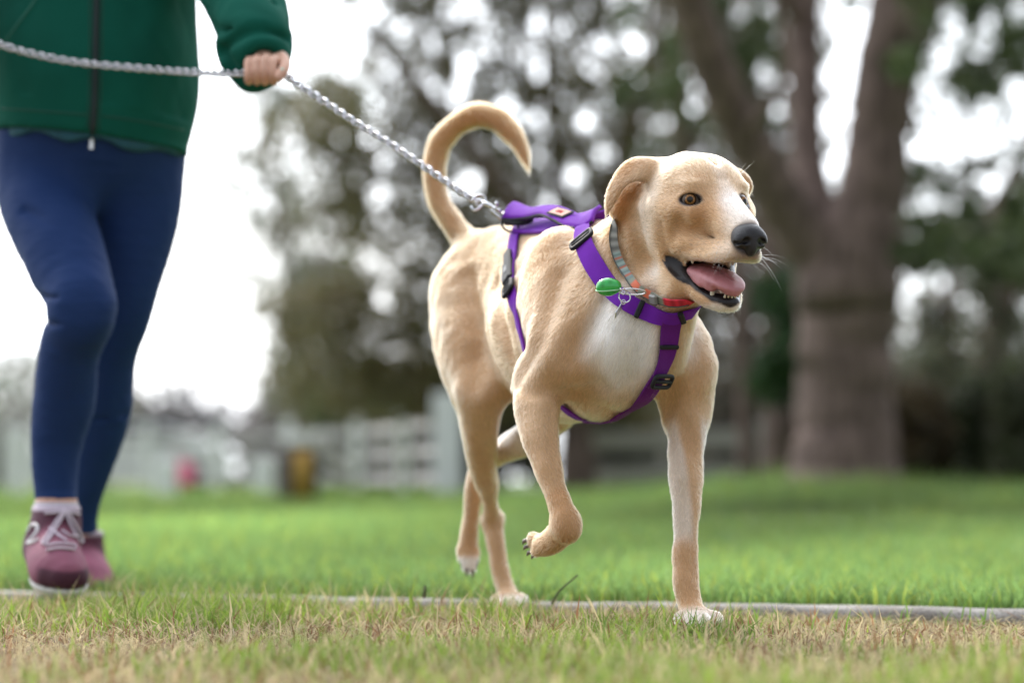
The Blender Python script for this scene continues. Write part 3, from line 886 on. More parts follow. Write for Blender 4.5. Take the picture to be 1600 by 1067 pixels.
# far tree line on the left
for (px, y0, y1, w, col, lab) in ((20, 540, 700, 60, (0.2, 0.21, 0.16), 'far pale tree behind the knee at the left edge'), (285, 600, 690, 62, (0.11, 0.105, 0.11), 'far dark grey bush above the parked car'),
                                  (385, 655, 750, 45, (0.2, 0.19, 0.18), 'far pale bush between the parked car and the barrel'), (-20, 640, 750, 45, (0.18, 0.18, 0.16), 'far pale bush at the foot of the left edge'), (435, 605, 690, 28, (0.13, 0.12, 0.12), 'far small grey bush above the barrel'), (160, 560, 690, 60, (0.2, 0.2, 0.17), 'far pale bush behind the legs')):
    simple_tree('far_tree', lab, px, 72.0, 0.2, [([(px, None, 72), (px, 690, 72), (px + 3, 640, 72)], [0.22, 0.18, 0.08])],
                [px_clumps(70, px - w, px + w, y0, y1, 68, 78, 0.5, 1.1, lambda x, y: 0.8 * (y < y0 + 50))], 24, 0.16, col, 'far tree line')

# ================================================================== fence, car, posts
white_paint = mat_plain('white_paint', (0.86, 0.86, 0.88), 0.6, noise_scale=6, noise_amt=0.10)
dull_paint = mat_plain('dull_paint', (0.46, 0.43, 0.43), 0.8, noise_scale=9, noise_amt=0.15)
grey_wood = mat_plain('weathered_wood', (0.36, 0.33, 0.32), 0.85, noise_scale=9, noise_amt=0.2)
def fence(name, label, posts, mats, rails=(0.22, 0.50, 0.78), post_h=0.98, rail_h=0.13, first_w=0.27):
    """posts: list of (px, Y)"""
    P3 = []
    for (px, Y) in posts:
        x = at(px, 740, Y)[0]; P3.append(np.array([x, Y, float(ground_z(x, Y))]))
    root = empty(name, P3[0])
    tag(root, label, 'fence')
    for k, p in enumerate(P3):
        w = first_w if k == 0 else 0.12
        hgt = post_h + (0.04 if k == 0 else 0)
        MB().box(p + [0, 0, hgt / 2 - 0.05], (w, w, hgt + 0.1), None, 0.012).build('post', mats[0], root, False)
    for a, b in zip(P3[:-1], P3[1:]):
        d = b - a; L = np.linalg.norm(d); ax = unit(d); sd_ = unit(np.cross([0, 0, 1], ax)); up = np.cross(ax, sd_)
        for rz in rails:
            c = (a + b) / 2 + [0, 0, rz] - sd_ * 0.075
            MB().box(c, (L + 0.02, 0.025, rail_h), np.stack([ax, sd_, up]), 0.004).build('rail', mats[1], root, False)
    return root
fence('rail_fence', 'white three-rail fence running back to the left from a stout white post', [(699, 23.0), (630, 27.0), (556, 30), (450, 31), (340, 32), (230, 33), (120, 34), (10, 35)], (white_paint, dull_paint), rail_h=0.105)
fence('rail_fence', 'shaded grey board fence behind the dog\'s front legs', [(902, 25.5), (1042, 25.8), (1182, 26.1), (1330, 26.4)], (grey_wood, grey_wood), rails=(0.24, 0.60), post_h=0.78, rail_h=0.20, first_w=0.12)
# leaning white gate brace
def brace():
    a = at(498, 682, 27.0); b = at(560, 776, 27.0); b[2] = 0.0
    root = empty('gate_brace', (a[0], 27.0, 0)); tag(root, 'white slanting timber brace leaning beside the barrel', 'brace')
    d = b - a; L = np.linalg.norm(d); ax = unit(d); sd_ = np.array([0, 1.0, 0]); up = np.cross(ax, sd_)
    MB().box((a + b) / 2, (L, 0.06, 0.13), np.stack([ax, sd_, up]), 0.01).build('slanting_board', dull_paint, root, False)
    c = at(470, 690, 27.0)
    MB().box((c + a) / 2 + [0, 0.07, 0.0], (abs(a[0] - c[0]) + 0.3, 0.05, 0.12), None, 0.01).build('cross_board', white_paint, root, False)
    MB().box((c[0] - 0.10, 27.05, c[2] / 2), (0.12, 0.12, c[2] + 0.05), None, 0.01).build('post', white_paint, root, False)
brace()
for (px, Y, hgt, w, lab) in ((260, 21.5, 0.40, 0.19, 'short white post in the lawn right of the legs'), (412, 24.0, 0.40, 0.21, 'short white post standing just left of the barrel'), (33, 24.0, 0.72, 0.12, 'taller white post at the left edge behind the leg')):
    x = at(px, 740, Y)[0]; z = float(ground_z(x, Y))
    o = MB().box((x, Y, z + hgt / 2 - 0.03), (w, w, hgt + 0.06), None, 0.02).build('white_post', white_paint, None, False)
    tag(o, lab, 'post', 'white posts on the lawn')
# pink cloth bag by the short post
def pink_bag():
    c = at(291, 736, 21.9)
    root = empty('pink_bag', (c[0], 21.9, 0)); tag(root, 'small pink bag hanging beside the short white post', 'bag')
    f = Field(c - 0.25, c + 0.25, 0.012)
    f.ell(c + [0, 0, -0.02], (0.085, 0.05, 0.115), k=0.02); f.ell(c + [0, 0, -0.08], (0.08, 0.06, 0.06), k=0.03)
    Vb, Qb = f.mesh(2)
    mesh('pouch', Vb, Qb, mat_plain('pink_cloth', (0.72, 0.16, 0.28), 0.8), True, None, root)
    MB().tube([c + [-0.05, 0, 0.08], c + [-0.05, 0, 0.15], c + [-0.085, 0, 0.175], c + [-0.10, -0.05, 0.16]], [0.008] * 4, 6).build('handle', mat_plain('pink_strap', (0.6, 0.12, 0.22), 0.8), root)
pink_bag()
def barrel():
    x = at(465, 740, 20.0)[0]
    root = empty('barrel', (x, 20.0, 0)); tag(root, 'dark brown barrel with an ochre panel standing in the lawn', 'barrel')
    pr = [(0.02, 0.47), (0.150, 0.47), (0.158, 0.46), (0.172, 0.33), (0.176, 0.23), (0.172, 0.13), (0.158, 0.0), (0.150, -0.02)]
    MB().lathe(pr[::-1], (x, 20.0, 0.02), 28).build('staves', mat_plain('barrel_wood', (0.07, 0.055, 0.045), 0.8, noise_scale=12, noise_amt=0.3), root)
    for z in (0.08, 0.32):
        MB().lathe([(0.168, z), (0.177, z), (0.177, z + 0.03), (0.168, z + 0.03)], (x, 20.0, 0.02), 28).build('hoop', mat_plain('iron', (0.05, 0.05, 0.05), 0.5, 0.8), root)
    ang = np.linspace(-1.65, -0.85, 9)
    V = [[x + 0.178 * math.cos(a), 20 + 0.178 * math.sin(a), z] for z in (0.05, 0.44) for a in ang] + [[x + 0.186 * math.cos(a), 20 + 0.186 * math.sin(a), z] for z in (0.05, 0.44) for a in ang]
    n = len(ang); F = []
    for k in range(n - 1):
        F += [(2 * n + k, 2 * n + k + 1, 3 * n + k + 1, 3 * n + k), (k, n + k, n + k + 1, k + 1), (k, k + 1, 2 * n + k + 1, 2 * n + k), (n + k, 3 * n + k, 3 * n + k + 1, n + k + 1)]
    F += [(0, 2 * n, 3 * n, n), (n - 1, 2 * n - 1, 4 * n - 1, 3 * n - 1)]
    MB().add(V, F).build('panel', mat_plain('ochre_paint', (0.42, 0.24, 0.04), 0.7), root)
barrel()

def car():
    Y = 52.0
    x0 = at(45, 740, Y)[0]; g = float(ground_z(x0, Y))
    root = empty('parked_car', (x0 + 2.2, Y, g)); tag(root, 'white parked car far behind the short posts', 'car')
    prof = [(0.0, 0.35), (0.02, 0.62), (0.10, 0.86), (0.95, 0.98), (1.05, 1.0), (1.65, 1.40), (2.1, 1.47), (2.8, 1.45), (3.5, 1.30), (4.05, 1.0), (4.30, 0.95), (4.42, 0.80), (4.44, 0.40), (4.40, 0.28), (3.95, 0.26), (3.86, 0.50), (3.66, 0.63), (3.40, 0.63), (3.20, 0.50), (3.12, 0.24), (1.28, 0.24), (1.20, 0.50), (1.0, 0.63), (0.74, 0.63), (0.54, 0.50), (0.45, 0.26), (0.06, 0.28)]
    W = 1.75; n = len(prof)
    V, F = [], []
    for sgn in (0, 1):
        for (a, z) in prof:
            tuck = max(0, z - 0.95) * 0.32
            V.append([x0 + a, Y - W / 2 + (W * sgn) + (tuck if sgn == 0 else -tuck), g + z])
    F.append(tuple(range(n))[::-1]); F.append(tuple(range(n, 2 * n)))
    for k in range(n):
        F.append((k, (k + 1) % n, n + (k + 1) % n, n + k))
    paint = mat_plain('car_paint', (0.72, 0.73, 0.75), 0.25, coat=0.6)
    MB().add(V, F).build('body', paint, root, False)
    glass = mat_plain('car_glass', (0.03, 0.035, 0.04), 0.08)
    for poly in ([(1.12, 1.02), (1.66, 1.34), (2.02, 1.40), (2.05, 1.02)], [(2.13, 1.02), (2.13, 1.40), (2.78, 1.39), (3.30, 1.27), (3.45, 1.02)]):
        Vp = [[x0 + a, Y - W / 2 + max(0, z - 0.95) * 0.32 - 0.012, g + z] for a, z in poly] + [[x0 + a, Y - W / 2 + max(0, z - 0.95) * 0.32 + 0.01, g + z] for a, z in poly]
        m = len(poly)
        MB().add(Vp, [tuple(range(m)), tuple(range(m, 2 * m))[::-1]] + [(k, (k + 1) % m, m + (k + 1) % m, m + k) for k in range(m)]).build('window', glass, root, False)
    tyre = mat_plain('tyre', (0.02, 0.02, 0.02), 0.9); rim = mat_plain('rim', (0.5, 0.5, 0.52), 0.3, 0.9)
    axw = np.array([[1, 0, 0], [0, 0, 1], [0, -1, 0]], float)
    for a in (0.87, 3.53):
        for yy in (Y - W / 2 + 0.10, Y + W / 2 - 0.10):
            wl_ = MB().lathe([(0.20, -0.10), (0.31, -0.10), (0.33, -0.07), (0.33, 0.07), (0.31, 0.10), (0.20, 0.10)], (x0 + a, yy, g + 0.33), 24, axw).build('wheel', tyre, root)
            MB().lathe([(0.03, -0.112), (0.19, -0.105), (0.205, -0.095), (0.205, 0.095), (0.19, 0.105), (0.03, 0.112)], (x0 + a, yy, g + 0.33), 20, axw).build('rim', rim, wl_)
    for yy in (Y - W / 2 + 0.25, Y + W / 2 - 0.25):
        MB().box((x0 + 4.425, yy, g + 0.72), (0.06, 0.30, 0.12), None, 0.02).build('headlight', mat_plain('lamp_glass', (0.6, 0.6, 0.6), 0.1), root, False)
car()
# ================================================================== the person with the leash
def R_(rpx, Y): return rpx * Y / F_PX

def leg_paths():
    r = [(66, 235, 4.225, 74), (66, 300, 4.19, 72), (100, 400, 4.09, 64.5), (127, 478, 4.03, 54), (110, 550, 4.06, 48), (101, 620, 4.10, 49), (90, 690, 4.12, 39.5), (86, 760, 4.12, 34.5), (88, 784, 4.115, 33)]
    l = [(216, 240, 4.27, 74), (217, 300, 4.27, 69), (203, 400, 4.27, 60), (189, 480, 4.28, 50), (165, 560, 4.33, 48), (160, 640, 4.38, 45), (146, 720, 4.42, 34.5), (131, 790, 4.46, 25), (127, 838, 4.48, 25)]
    return r, l

def build_person():
    x0 = at(150, 225, 4.2)[0]
    root = empty('person', (x0, 4.2, 0))
    tag(root, 'person in a green zip hoodie, navy leggings and mauve trainers walking with the chain leash', 'person')
    face = unit([0.30, -0.95, 0]); sidev = np.array([-face[1], face[0], 0])    # sidev points to her left, right in the photo
    sidev = sidev if sidev[0] > 0 else -sidev
    tx = lambda z, dx=0.0, dy=0.0: np.array([x0 - 0.008, 4.22, z]) + sidev * dx + face * dy
    skin = mat_plain('skin', (0.62, 0.36, 0.26), 0.55, noise_scale=30, noise_amt=0.10, bump=0.12, bump_scale=120)
    skin.node_tree.nodes['Principled BSDF'].inputs['Subsurface Weight'].default_value = 0.08
    skin.node_tree.nodes['Principled BSDF'].inputs['Subsurface Radius'].default_value = (0.01, 0.004, 0.002)
    rl, ll_ = leg_paths()
    hand = at(416, 112, 3.86)
    elbow = at(352, -70, 4.10); shoulder = tx(1.325, 0.175, 0)
    r_sh = tx(1.325, -0.175, 0); r_el = at(-150, -40, 4.28); r_hand = at(-75, 55, 4.02)
    # ---- one continuous body
    f = Field((-1.22, 3.72, 0.0), (-0.33, 4.68, 1.66), 0.0050)
    for path in (rl, ll_):
        f.chain([at(a, b, c) for a, b, c, d in path], [R_(d, c) * 0.80 for a, b, c, d in path[:-1]] + [R_(path[-1][3], path[-1][2]) * 0.93], k=0.03)
    f.chain([tx(0.82), tx(0.92), tx(1.04), tx(1.18), tx(1.28), tx(1.33)], [0.125, 0.125, 0.105, 0.125, 0.12, 0.07], k=0.05, sq=(face, 1.25))
    f.chain([r_sh, tx(1.335), shoulder], [0.05, 0.055, 0.05], k=0.04)
    f.chain([tx(1.33), tx(1.43, 0, 0.015)], [0.05, 0.045], k=0.03)
    f.ell(tx(1.51, 0, 0.03), (0.072, 0.085, 0.105), np.stack([sidev, face, [0, 0, 1]]), k=0.03)
    f.ell(tx(1.455, 0, 0.065), (0.045, 0.05, 0.05), np.stack([sidev, face, [0, 0, 1]]), k=0.03)
    f.chain([tx(1.525, 0, 0.11), tx(1.495, 0, 0.127), tx(1.487, 0, 0.115)], [0.010, 0.013, 0.012], k=0.012)
    for s in (1, -1):
        f.ell(tx(1.505, 0.074 * s, 0.015), (0.010, 0.02, 0.032), np.stack([sidev, face, [0, 0, 1]]), k=0.01)
        f.ell(tx(1.522, 0.030 * s, 0.112), (0.014, 0.010, 0.009), np.stack([sidev, face, [0, 0, 1]]), k=0.006, op='s')
    f.chain([tx(1.452, -0.024, 0.108), tx(1.450, 0, 0.118), tx(1.452, 0.024, 0.108)], [0.004, 0.005, 0.004], k=0.004, op='s')
    for a, b, c in ((shoulder, elbow, hand), (r_sh, r_el, r_hand)):
        f.chain([a, (np.asarray(a) + b) / 2, b], [0.052, 0.045, 0.040], k=0.03)
        f.chain([b, b + (c - b) * 0.35, b + (c - b) * 0.85], [0.040, 0.038, 0.026], k=0.03)
    # her left hand closed on the chain: palm, four curled fingers, thumb laid across
    wr = elbow + (hand - elbow) * 0.86
    hf_ = Field(at(416, 100, 3.87) - [0.075, 0.09, 0.07], at(416, 100, 3.87) + [0.075, 0.09, 0.09], 0.0015)
    hf_.chain([elbow + (hand - elbow) * 0.70, wr, at(414, 92, 3.892), at(410, 108, 3.890)], [0.027, 0.025, 0.025, 0.022], k=0.012, sq=(unit([0.1, -0.9, 0.3]), 1.25))
    for (kx, ky, kr) in ((388.5, 3, 0.0064), (401, 0, 0.0070), (414, -1, 0.0072), (427, 1, 0.0068)):
        hf_.chain([at(kx + 5, 88 + ky, 3.882), at(kx, 94 + ky, 3.852), at(kx - 1, 104 + ky, 3.842), at(kx - 1, 117 + ky, 3.840), at(kx, 128, 3.854), at(kx + 3, 123, 3.876)],
                  [kr * 1.0, kr * 1.12, kr, kr * 1.04, kr * 0.95, kr * 0.85], k=0.0012, n=40)
    hf_.chain([at(432, 88, 3.898), at(441, 92, 3.872), at(445, 101, 3.855), at(442, 112, 3.840), at(436, 121, 3.832)], [0.0115, 0.0108, 0.0092, 0.0086, 0.0070], k=0.003, n=40)
    Vh_, Qh_ = hf_.mesh(1)
    f.chain([r_el + (r_hand - r_el) * 0.85, r_hand], [0.026, 0.030], k=0.02)
    for k in range(4):
        f.chain([r_hand + [0.012, -0.012, 0.028 - 0.018 * k], r_hand + [0.036, -0.03, 0.024 - 0.018 * k], r_hand + [0.030, -0.045, 0.022 - 0.018 * k]], [0.009, 0.009, 0.008], k=0.004)
    # feet
    for foot in (((88, 790, 4.115), (86, 830, 4.11), (92, 885, 3.99), (96, 905, 3.96)), ((127, 836, 4.485), (121, 856, 4.505), (127, 900, 4.45), (131, 912, 4.43))):
        f.chain([at(*q) for q in foot], [0.028, 0.028, 0.026, 0.020], k=0.02)
    V, Q = f.mesh(2)
    Q = np.vstack([Q, Qh_ + len(V)]); V = np.vstack([V, Vh_])
    mesh('body', V, Q, skin, True, None, root)
    # mint nail on the thumb
    c = at(441, 112, 3.8335)
    nail = Field(c - 0.02, c + 0.02, 0.0012)
    nail.ell(c, (0.0045, 0.0035, 0.0062), k=0.002)
    Vn, Qn = nail.mesh(1)
    mesh('fingernail', Vn, Qn, mat_plain('nail_polish', (0.45, 0.72, 0.58), 0.2), True, None, root)
    # ---- hair and face detail (above the frame)
    hf = Field(tx(1.5) - [0.16, 0.18, 0.24], tx(1.5) + [0.16, 0.18, 0.18], 0.006)
    ax = np.stack([sidev, face, [0, 0, 1]])
    hf.ell(tx(1.525, 0, 0.010), (0.086, 0.098, 0.105), ax, k=0.02)
    hf.chain([tx(1.50, 0, -0.075), tx(1.40, 0, -0.085), tx(1.30, 0, -0.09)], [0.05, 0.05, 0.03], k=0.03)
    hf.ell(tx(1.485, 0, 0.10), (0.068, 0.085, 0.075), ax, k=0.02, op='s')
    Vh, Qh = hf.mesh(2)
    mesh('hair', Vh, Qh, mat_plain('brown_hair', (0.06, 0.035, 0.02), 0.5), True, None, root)
    for s in (1, -1):
        bm = bmesh.new(); bmesh.ops.create_uvsphere(bm, u_segments=16, v_segments=10, radius=0.012)
        Ve = np.array([v.co[:] for v in bm.verts]); Fe = [tuple(v.index for v in q.verts) for q in bm.faces]; bm.free()
        ce = np.where((Ve @ face > 0.0105)[:, None], np.array([[0.03, 0.02, 0.015]]), np.array([[0.75, 0.73, 0.70]]))
        mesh('eye', Ve + tx(1.522, 0.030 * s, 0.101), Fe, mat_attr('person_eye', 0.1, 0.5), True, ce, root)
    # ---- leggings
    f = Field((-1.10, 3.85, 0.10), (-0.45, 4.62, 0.98), 0.004)
    for path in (rl, ll_):
        f.chain([at(a, b, c) for a, b, c, d in path], [R_(d, c) for a, b, c, d in path], k=0.022)
    f.chain([tx(0.84), tx(0.90), tx(0.96)], [0.150, 0.145, 0.130], k=0.05, sq=(face, 1.22))
    kn = at(127, 478, 4.03)
    f.ell(at(130, 480, 3.998), (0.040, 0.03, 0.050), k=0.04)                      # knee cap
    for (qx, qy, wd) in ((64, 461, 40), (68, 474, 52), (71, 488, 46), (72, 502, 30)):
        f.chain([at(qx - 6, qy - 3, 4.06), at(qx + wd * 0.5, qy + 5, 3.985), at(qx + wd, qy + 2, 3.975)], [0.0034, 0.0028, 0.0010], k=0.008, op='s')
    for (qy, o) in ((706, 0), (726, 6), (744, -5), (762, 4)):
        f.chain([at(46, qy + o, 4.06), at(88, qy + 8, 4.06), at(126, qy - 3 + o, 4.06)], [0.0026, 0.0016, 0.0026], k=0.008, op='s')
    for pts, rr in (([(118, 262, 4.08), (140, 285, 4.10), (152, 330, 4.12)], 0.006), ([(60, 250, 4.05), (100, 262, 4.04), (140, 268, 4.07)], 0.0035), ([(165, 262, 4.10), (205, 258, 4.10), (250, 262, 4.14)], 0.003), ([(40, 330, 4.08), (80, 345, 4.03), (120, 350, 4.03)], 0.002)):
        f.chain([at(*q) for q in pts], [rr * 0.3, rr, rr * 0.3], k=0.02, op='s')
    for (qy, o) in ((650, 0), (668, 8)):
        f.chain([at(150, qy + 6, 4.33), at(200, qy - 4 + o, 4.36)], [0.002, 0.003], k=0.01, op='s')
    sl, X, Yy, Z = f.sub(f.lo, f.lo + f.h * (f.n - 1))
    f.A = np.maximum(f.A, (at(88, 781, 4.1)[2] - Z) - 2.0 * np.maximum(Yy - 4.25, 0)).astype(np.float32)  # front cuff
    f.A = np.maximum(f.A, (at(127, 836, 4.46)[2] - Z)).astype(np.float32)
    V, Q = f.mesh(2)
    N = vnormals(V, Q)
    V = V + N * (vnoise(V, 26, 17, 2) * 0.0020 + vnoise(V * [1, 1, 2.2], 70, 18, 2) * 0.0009)[:, None]
    lm, ln_, ll2, lb = mat_new('leggings_knit')
    lb.inputs['Base Color'].default_value = (0.014, 0.038, 0.130, 1)
    lb.inputs['Roughness'].default_value = 0.75
    lb.inputs['Specular IOR Level'].default_value = 0.15
    lb.inputs['Sheen Weight'].default_value = 0.04
    lb.inputs['Sheen Roughness'].default_value = 0.35
    lb.inputs['Sheen Tint'].default_value = (0.45, 0.6, 1.0, 1)
    tc = ln_.new('ShaderNodeTexCoord'); no = ln_.new('ShaderNodeTexNoise'); no.inputs['Scale'].default_value = 500
    bp = ln_.new('ShaderNodeBump'); bp.inputs['Strength'].default_value = 0.25; bp.inputs['Distance'].default_value = 0.001
    ll2.new(tc.outputs['Object'], no.inputs['Vector']); ll2.new(no.outputs['Fac'], bp.inputs['Height']); ll2.new(bp.outputs['Normal'], lb.inputs['Normal'])
    leg_o = mesh('leggings', V, Q, lm, True, None, root)
    tag(leg_o, 'tight navy blue leggings')
    seam_m = mat_plain('navy_seam', (0.016, 0.032, 0.095), 0.7)
    # ---- teal shirt edge under the hoodie
    f = Field((-1.05, 3.95, 0.70), (-0.45, 4.45, 0.98), 0.005)
    f.chain([tx(0.80), tx(0.85), tx(0.93)], [0.156, 0.157, 0.150], k=0.02, sq=(face, 1.15))
    sl, X, Yy, Z = f.sub(f.lo, f.lo + f.h * (f.n - 1))
    hem = lambda X: 0.790 - (X - x0) * 0.115
    f.A = np.maximum(f.A, (hem(X) - 0.004 - Z) + 0.006 * np.sin(X * 60)).astype(np.float32)
    f.A = np.maximum(f.A, (Z - 0.90)).astype(np.float32)
    Vs, Qs = f.mesh(1)
    so = mesh('shirt', Vs, Qs, mat_plain('teal_shirt', (0.015, 0.09, 0.13), 0.8, noise_scale=40, noise_amt=0.4), True, None, root)
    tag(so, 'edge of a teal shirt showing below the hoodie')
    # ---- hoodie
    f = Field((-1.26, 3.78, 0.72), (-0.33, 4.62, 1.50), 0.004)
    hemz = lambda X: 0.797 - (X - x0) * 0.115
    f.chain([tx(0.77), tx(0.82), tx(0.86), tx(0.92), tx(1.02), tx(1.15), tx(1.27), tx(1.34)], [0.166, 0.167, 0.177, 0.183, 0.178, 0.178, 0.158, 0.10], k=0.03, sq=(face, 1.14))
    f.chain([r_sh, tx(1.33), shoulder], [0.075, 0.085, 0.075], k=0.05)
    f.chain([tx(1.36, 0, -0.05), tx(1.32, 0, -0.12), tx(1.26, 0, -0.13)], [0.09, 0.08, 0.05], k=0.05)      # hood hanging behind
    cuffL = elbow + (hand - elbow) * 0.90
    f.chain([shoulder, (shoulder + elbow) / 2, elbow], [0.082, 0.078, 0.072], k=0.04)
    f.chain([elbow, at(378, -10, 4.02), at(394, 40, 3.95), at(401, 72, 3.915), at(408, 96, 3.90)], [0.074, 0.070, 0.062, 0.057, 0.040], k=0.03)
    f.chain([at(376, 86, 3.915), at(392, 116, 3.925)], [0.030, 0.026], k=0.03)
    f.chain([r_sh, (r_sh + r_el) / 2, r_el], [0.082, 0.078, 0.072], k=0.04)
    f.chain([r_el, r_el + (r_hand - r_el) * 0.5, r_el + (r_hand - r_el) * 0.9], [0.072, 0.062, 0.042], k=0.03)
    # sleeve creases and the drawn-in cuff
    for (pts, rr) in (([(318, 38, 3.97), (352, 50, 3.90), (400, 44, 3.885), (446, 40, 3.93)], 0.0060), ([(330, 12, 3.98), (370, 22, 3.925), (425, 8, 3.92)], 0.0050),
                      ([(348, 84, 3.90), (372, 62, 3.868), (408, 50, 3.862), (448, 62, 3.90)], 0.0070), ([(352, 74, 3.90), (364, 100, 3.885), (372, 120, 3.89)], 0.0080),
                      ([(320, -25, 4.0), (370, -14, 3.96), (430, -30, 3.97)], 0.0060)):
        f.chain([at(*q) for q in pts], [rr * 0.5] + [rr] * (len(pts) - 2) + [rr * 0.5], k=0.016, op='s')
    # hand opening
    f.chain([at(414, 103, 3.86), at(417, 116, 3.82)], [0.034, 0.037], k=0.006, op='s', sq=(np.array([1.0, 0, 0]), 0.98))
    # folds across the body
    for (pts, rr) in (([(10, 168, 4.05), (70, 176, 4.04), (140, 172, 4.03)], 0.007), ([(160, 172, 4.03), (230, 178, 4.05), (290, 196, 4.10)], 0.007),
                      ([(270, 60, 4.05), (284, 130, 4.08), (292, 190, 4.12)], 0.007), ([(175, 30, 4.02), (215, 100, 4.03), (250, 160, 4.05)], 0.005), ([(245, 0, 4.03), (262, 70, 4.05), (270, 120, 4.06)], 0.006)):
        f.chain([at(*q) for q in pts], [rr * 0.3] + [rr] * (len(pts) - 2) + [rr * 0.3], k=0.022, op='s')
    sl, X, Yy, Z = f.sub(f.lo, f.lo + f.h * (f.n - 1))
    f.A = np.maximum(f.A, np.where(X < at(300, 0, 4.0)[0], hemz(X) - Z, -1.0)).astype(np.float32)
    V, Q = f.mesh(2)
    N = vnormals(V, Q)
    body_m = (V[:, 0] < at(305, 0, 4.0)[0])
    rib = body_m & (V[:, 2] < hemz(V[:, 0]) + 0.052)
    disp = vnoise(V * [1, 1, 0.45], 32, 19, 3) * 0.0055 * np.where(rib, 0.25, 1)
    V = V + N * disp[:, None]
    col = np.tile([0.005, 0.088, 0.062], (len(V), 1)) * (1 + 0.10 * vnoise(V, 60, 3, 2))[:, None]
    hm, hn, hl, hb = mat_new('hoodie_fleece')
    a = hn.new('ShaderNodeAttribute'); a.attribute_name = 'Col'; hl.new(a.outputs['Color'], hb.inputs['Base Color'])
    hb.inputs['Roughness'].default_value = 0.9; hb.inputs['Specular IOR Level'].default_value = 0.12; hb.inputs['Sheen Weight'].default_value = 0.04; hb.inputs['Sheen Tint'].default_value = (0.4, 1.0, 0.8, 1)
    tc = hn.new('ShaderNodeTexCoord'); no = hn.new('ShaderNodeTexNoise'); no.inputs['Scale'].default_value = 350; no.inputs['Detail'].default_value = 3
    bp = hn.new('ShaderNodeBump'); bp.inputs['Strength'].default_value = 0.35; bp.inputs['Distance'].default_value = 0.002
    hl.new(tc.outputs['Object'], no.inputs['Vector']); hl.new(no.outputs['Fac'], bp.inputs['Height']); hl.new(bp.outputs['Normal'], hb.inputs['Normal'])
    ho = mesh('hoodie', V, Q, hm, True, col, root)
    tag(ho, 'dark green zip-up hoodie')
    T = bvh(V, Q)
    def strip(name, pts, r, mat, off=0.0, parent=ho, n=None, seg=6):
        q = catmull(np.array(pts, float), n or len(pts) * 5)
        P3 = []
        for (px, py) in q:
            p, nn = hit(T, px, py, off)
            if p is not None: P3.append(p)
        if len(P3) > 2:
            P3 = np.array(P3); P3[1:-1] = (P3[:-2] + P3[1:-1] + P3[2:]) / 3
            return MB().tube(P3, r, seg).build(name, mat, parent)
    strip('zip', [(151, -60), (151, 0), (150, 60), (149, 120), (147, 170), (144, 214)], 0.0068, mat_plain('zip_tape', (0.006, 0.022, 0.022), 0.7), -0.002, n=50, seg=8)
    seam = mat_plain('green_seam', (0.009, 0.075, 0.052), 0.85)
    strip('seam', [(160, -40), (160, 60), (158, 140), (155, 205)], 0.0016, seam, 0.0)
    strip('seam', [(140, -40), (140, 60), (139, 140), (136, 200)], 0.0016, seam, 0.0)
    strip('pocket_edge', [(72, -40), (55, 0), (30, 35), (8, 66)], 0.0022, mat_plain('green_trim', (0.03, 0.16, 0.12), 0.85), 0.0)
    strip('seam', [(2, 170), (60, 174), (138, 180)], 0.0018, seam, 0.0)
    strip('seam', [(160, 182), (220, 190), (288, 204)], 0.0018, seam, 0.0)
    steel = mat_plain('zip_metal', (0.75, 0.75, 0.75), 0.25, 1.0)
    p, nn = hit(T, 144, 212, 0.006)
    zp = MB().box(p, (0.010, 0.005, 0.016), None, 0.002)
    zp.box(p + [0, -0.003, -0.011], (0.007, 0.003, 0.016), None, 0.001)
    zp.build('zip_pull', steel, ho, False)
    # ---- socks and shoes
    def shoe(name_label, heel, mid, ball, toe, collar0, collar1, tread, pale=1.0, side=None, laces=None, logo=None):
        H_, M_, B_, T_ = (at(*q) for q in (heel, mid, ball, toe))
        fw = unit(T_ - H_); lat = unit(np.cross(fw, [0, 0, 1])); up = np.cross(lat, fw); up = up if up[2] > 0 else -up
        f = Field(np.minimum(H_, T_) - [0.10, 0.10, 0.09], np.maximum(H_, T_) + [0.10, 0.10, 0.17], 0.0032)
        f.chain([H_, M_, B_, T_], [0.040, 0.043, 0.048, 0.036], k=0.02, sq=(up, 1.08))
        f.chain([at(*collar0), at(*collar1), M_], [0.041, 0.043, 0.040], k=0.025)
        # flatten under the sole
        sl, X, Yy, Z = f.sub(f.lo, f.lo + f.h * (f.n - 1))
        ctr = H_ - up * 0.037
        pl = -((X - ctr[0]) * up[0] + (Yy - ctr[1]) * up[1] + (Z - ctr[2]) * up[2])
        f.A = np.maximum(f.A, pl).astype(np.float32)
        c0 = at(*collar0)
        f.A = np.maximum(f.A, (Z - (c0[2] + 0.008))).astype(np.float32)
        V, Q = f.mesh(1)
        hh = (V - ctr) @ up; al = (V - H_) @ fw; L = np.linalg.norm(T_ - H_)
        N = vnormals(V, Q)
        groove = np.exp(-((hh - 0.024) / 0.0022) ** 2)
        V = V - N * (groove * 0.0025)[:, None]
        rim = (hh < 0.024)
        V = V + N * np.where(rim, 0.0028, 0)[:, None]
        mauve, maroon, white = np.array([0.225, 0.072, 0.115]) * pale, np.array([0.065, 0.018, 0.034]) * pale, np.array([0.72, 0.72, 0.72])
        c = np.tile(mauve, (len(V), 1)) * (1 + 0.12 * vnoise(V, 130, 5, 2))[:, None]
        c = blend(c, (1 - sstep(al / L, 0.42, 0.52)), maroon * 1.2)
        c = blend(c, sstep(al / L, 0.93, 1.02) * (1 - sstep(hh, 0.050, 0.058)), maroon)
        c = blend(c, rim.astype(float), white)
        c = blend(c, (hh < 0.006).astype(float), [0.03, 0.02, 0.025])
        c = blend(c, (sstep(V[:, 2], c0[2] - 0.002, c0[2] + 0.002)), [0.5, 0.42, 0.5])
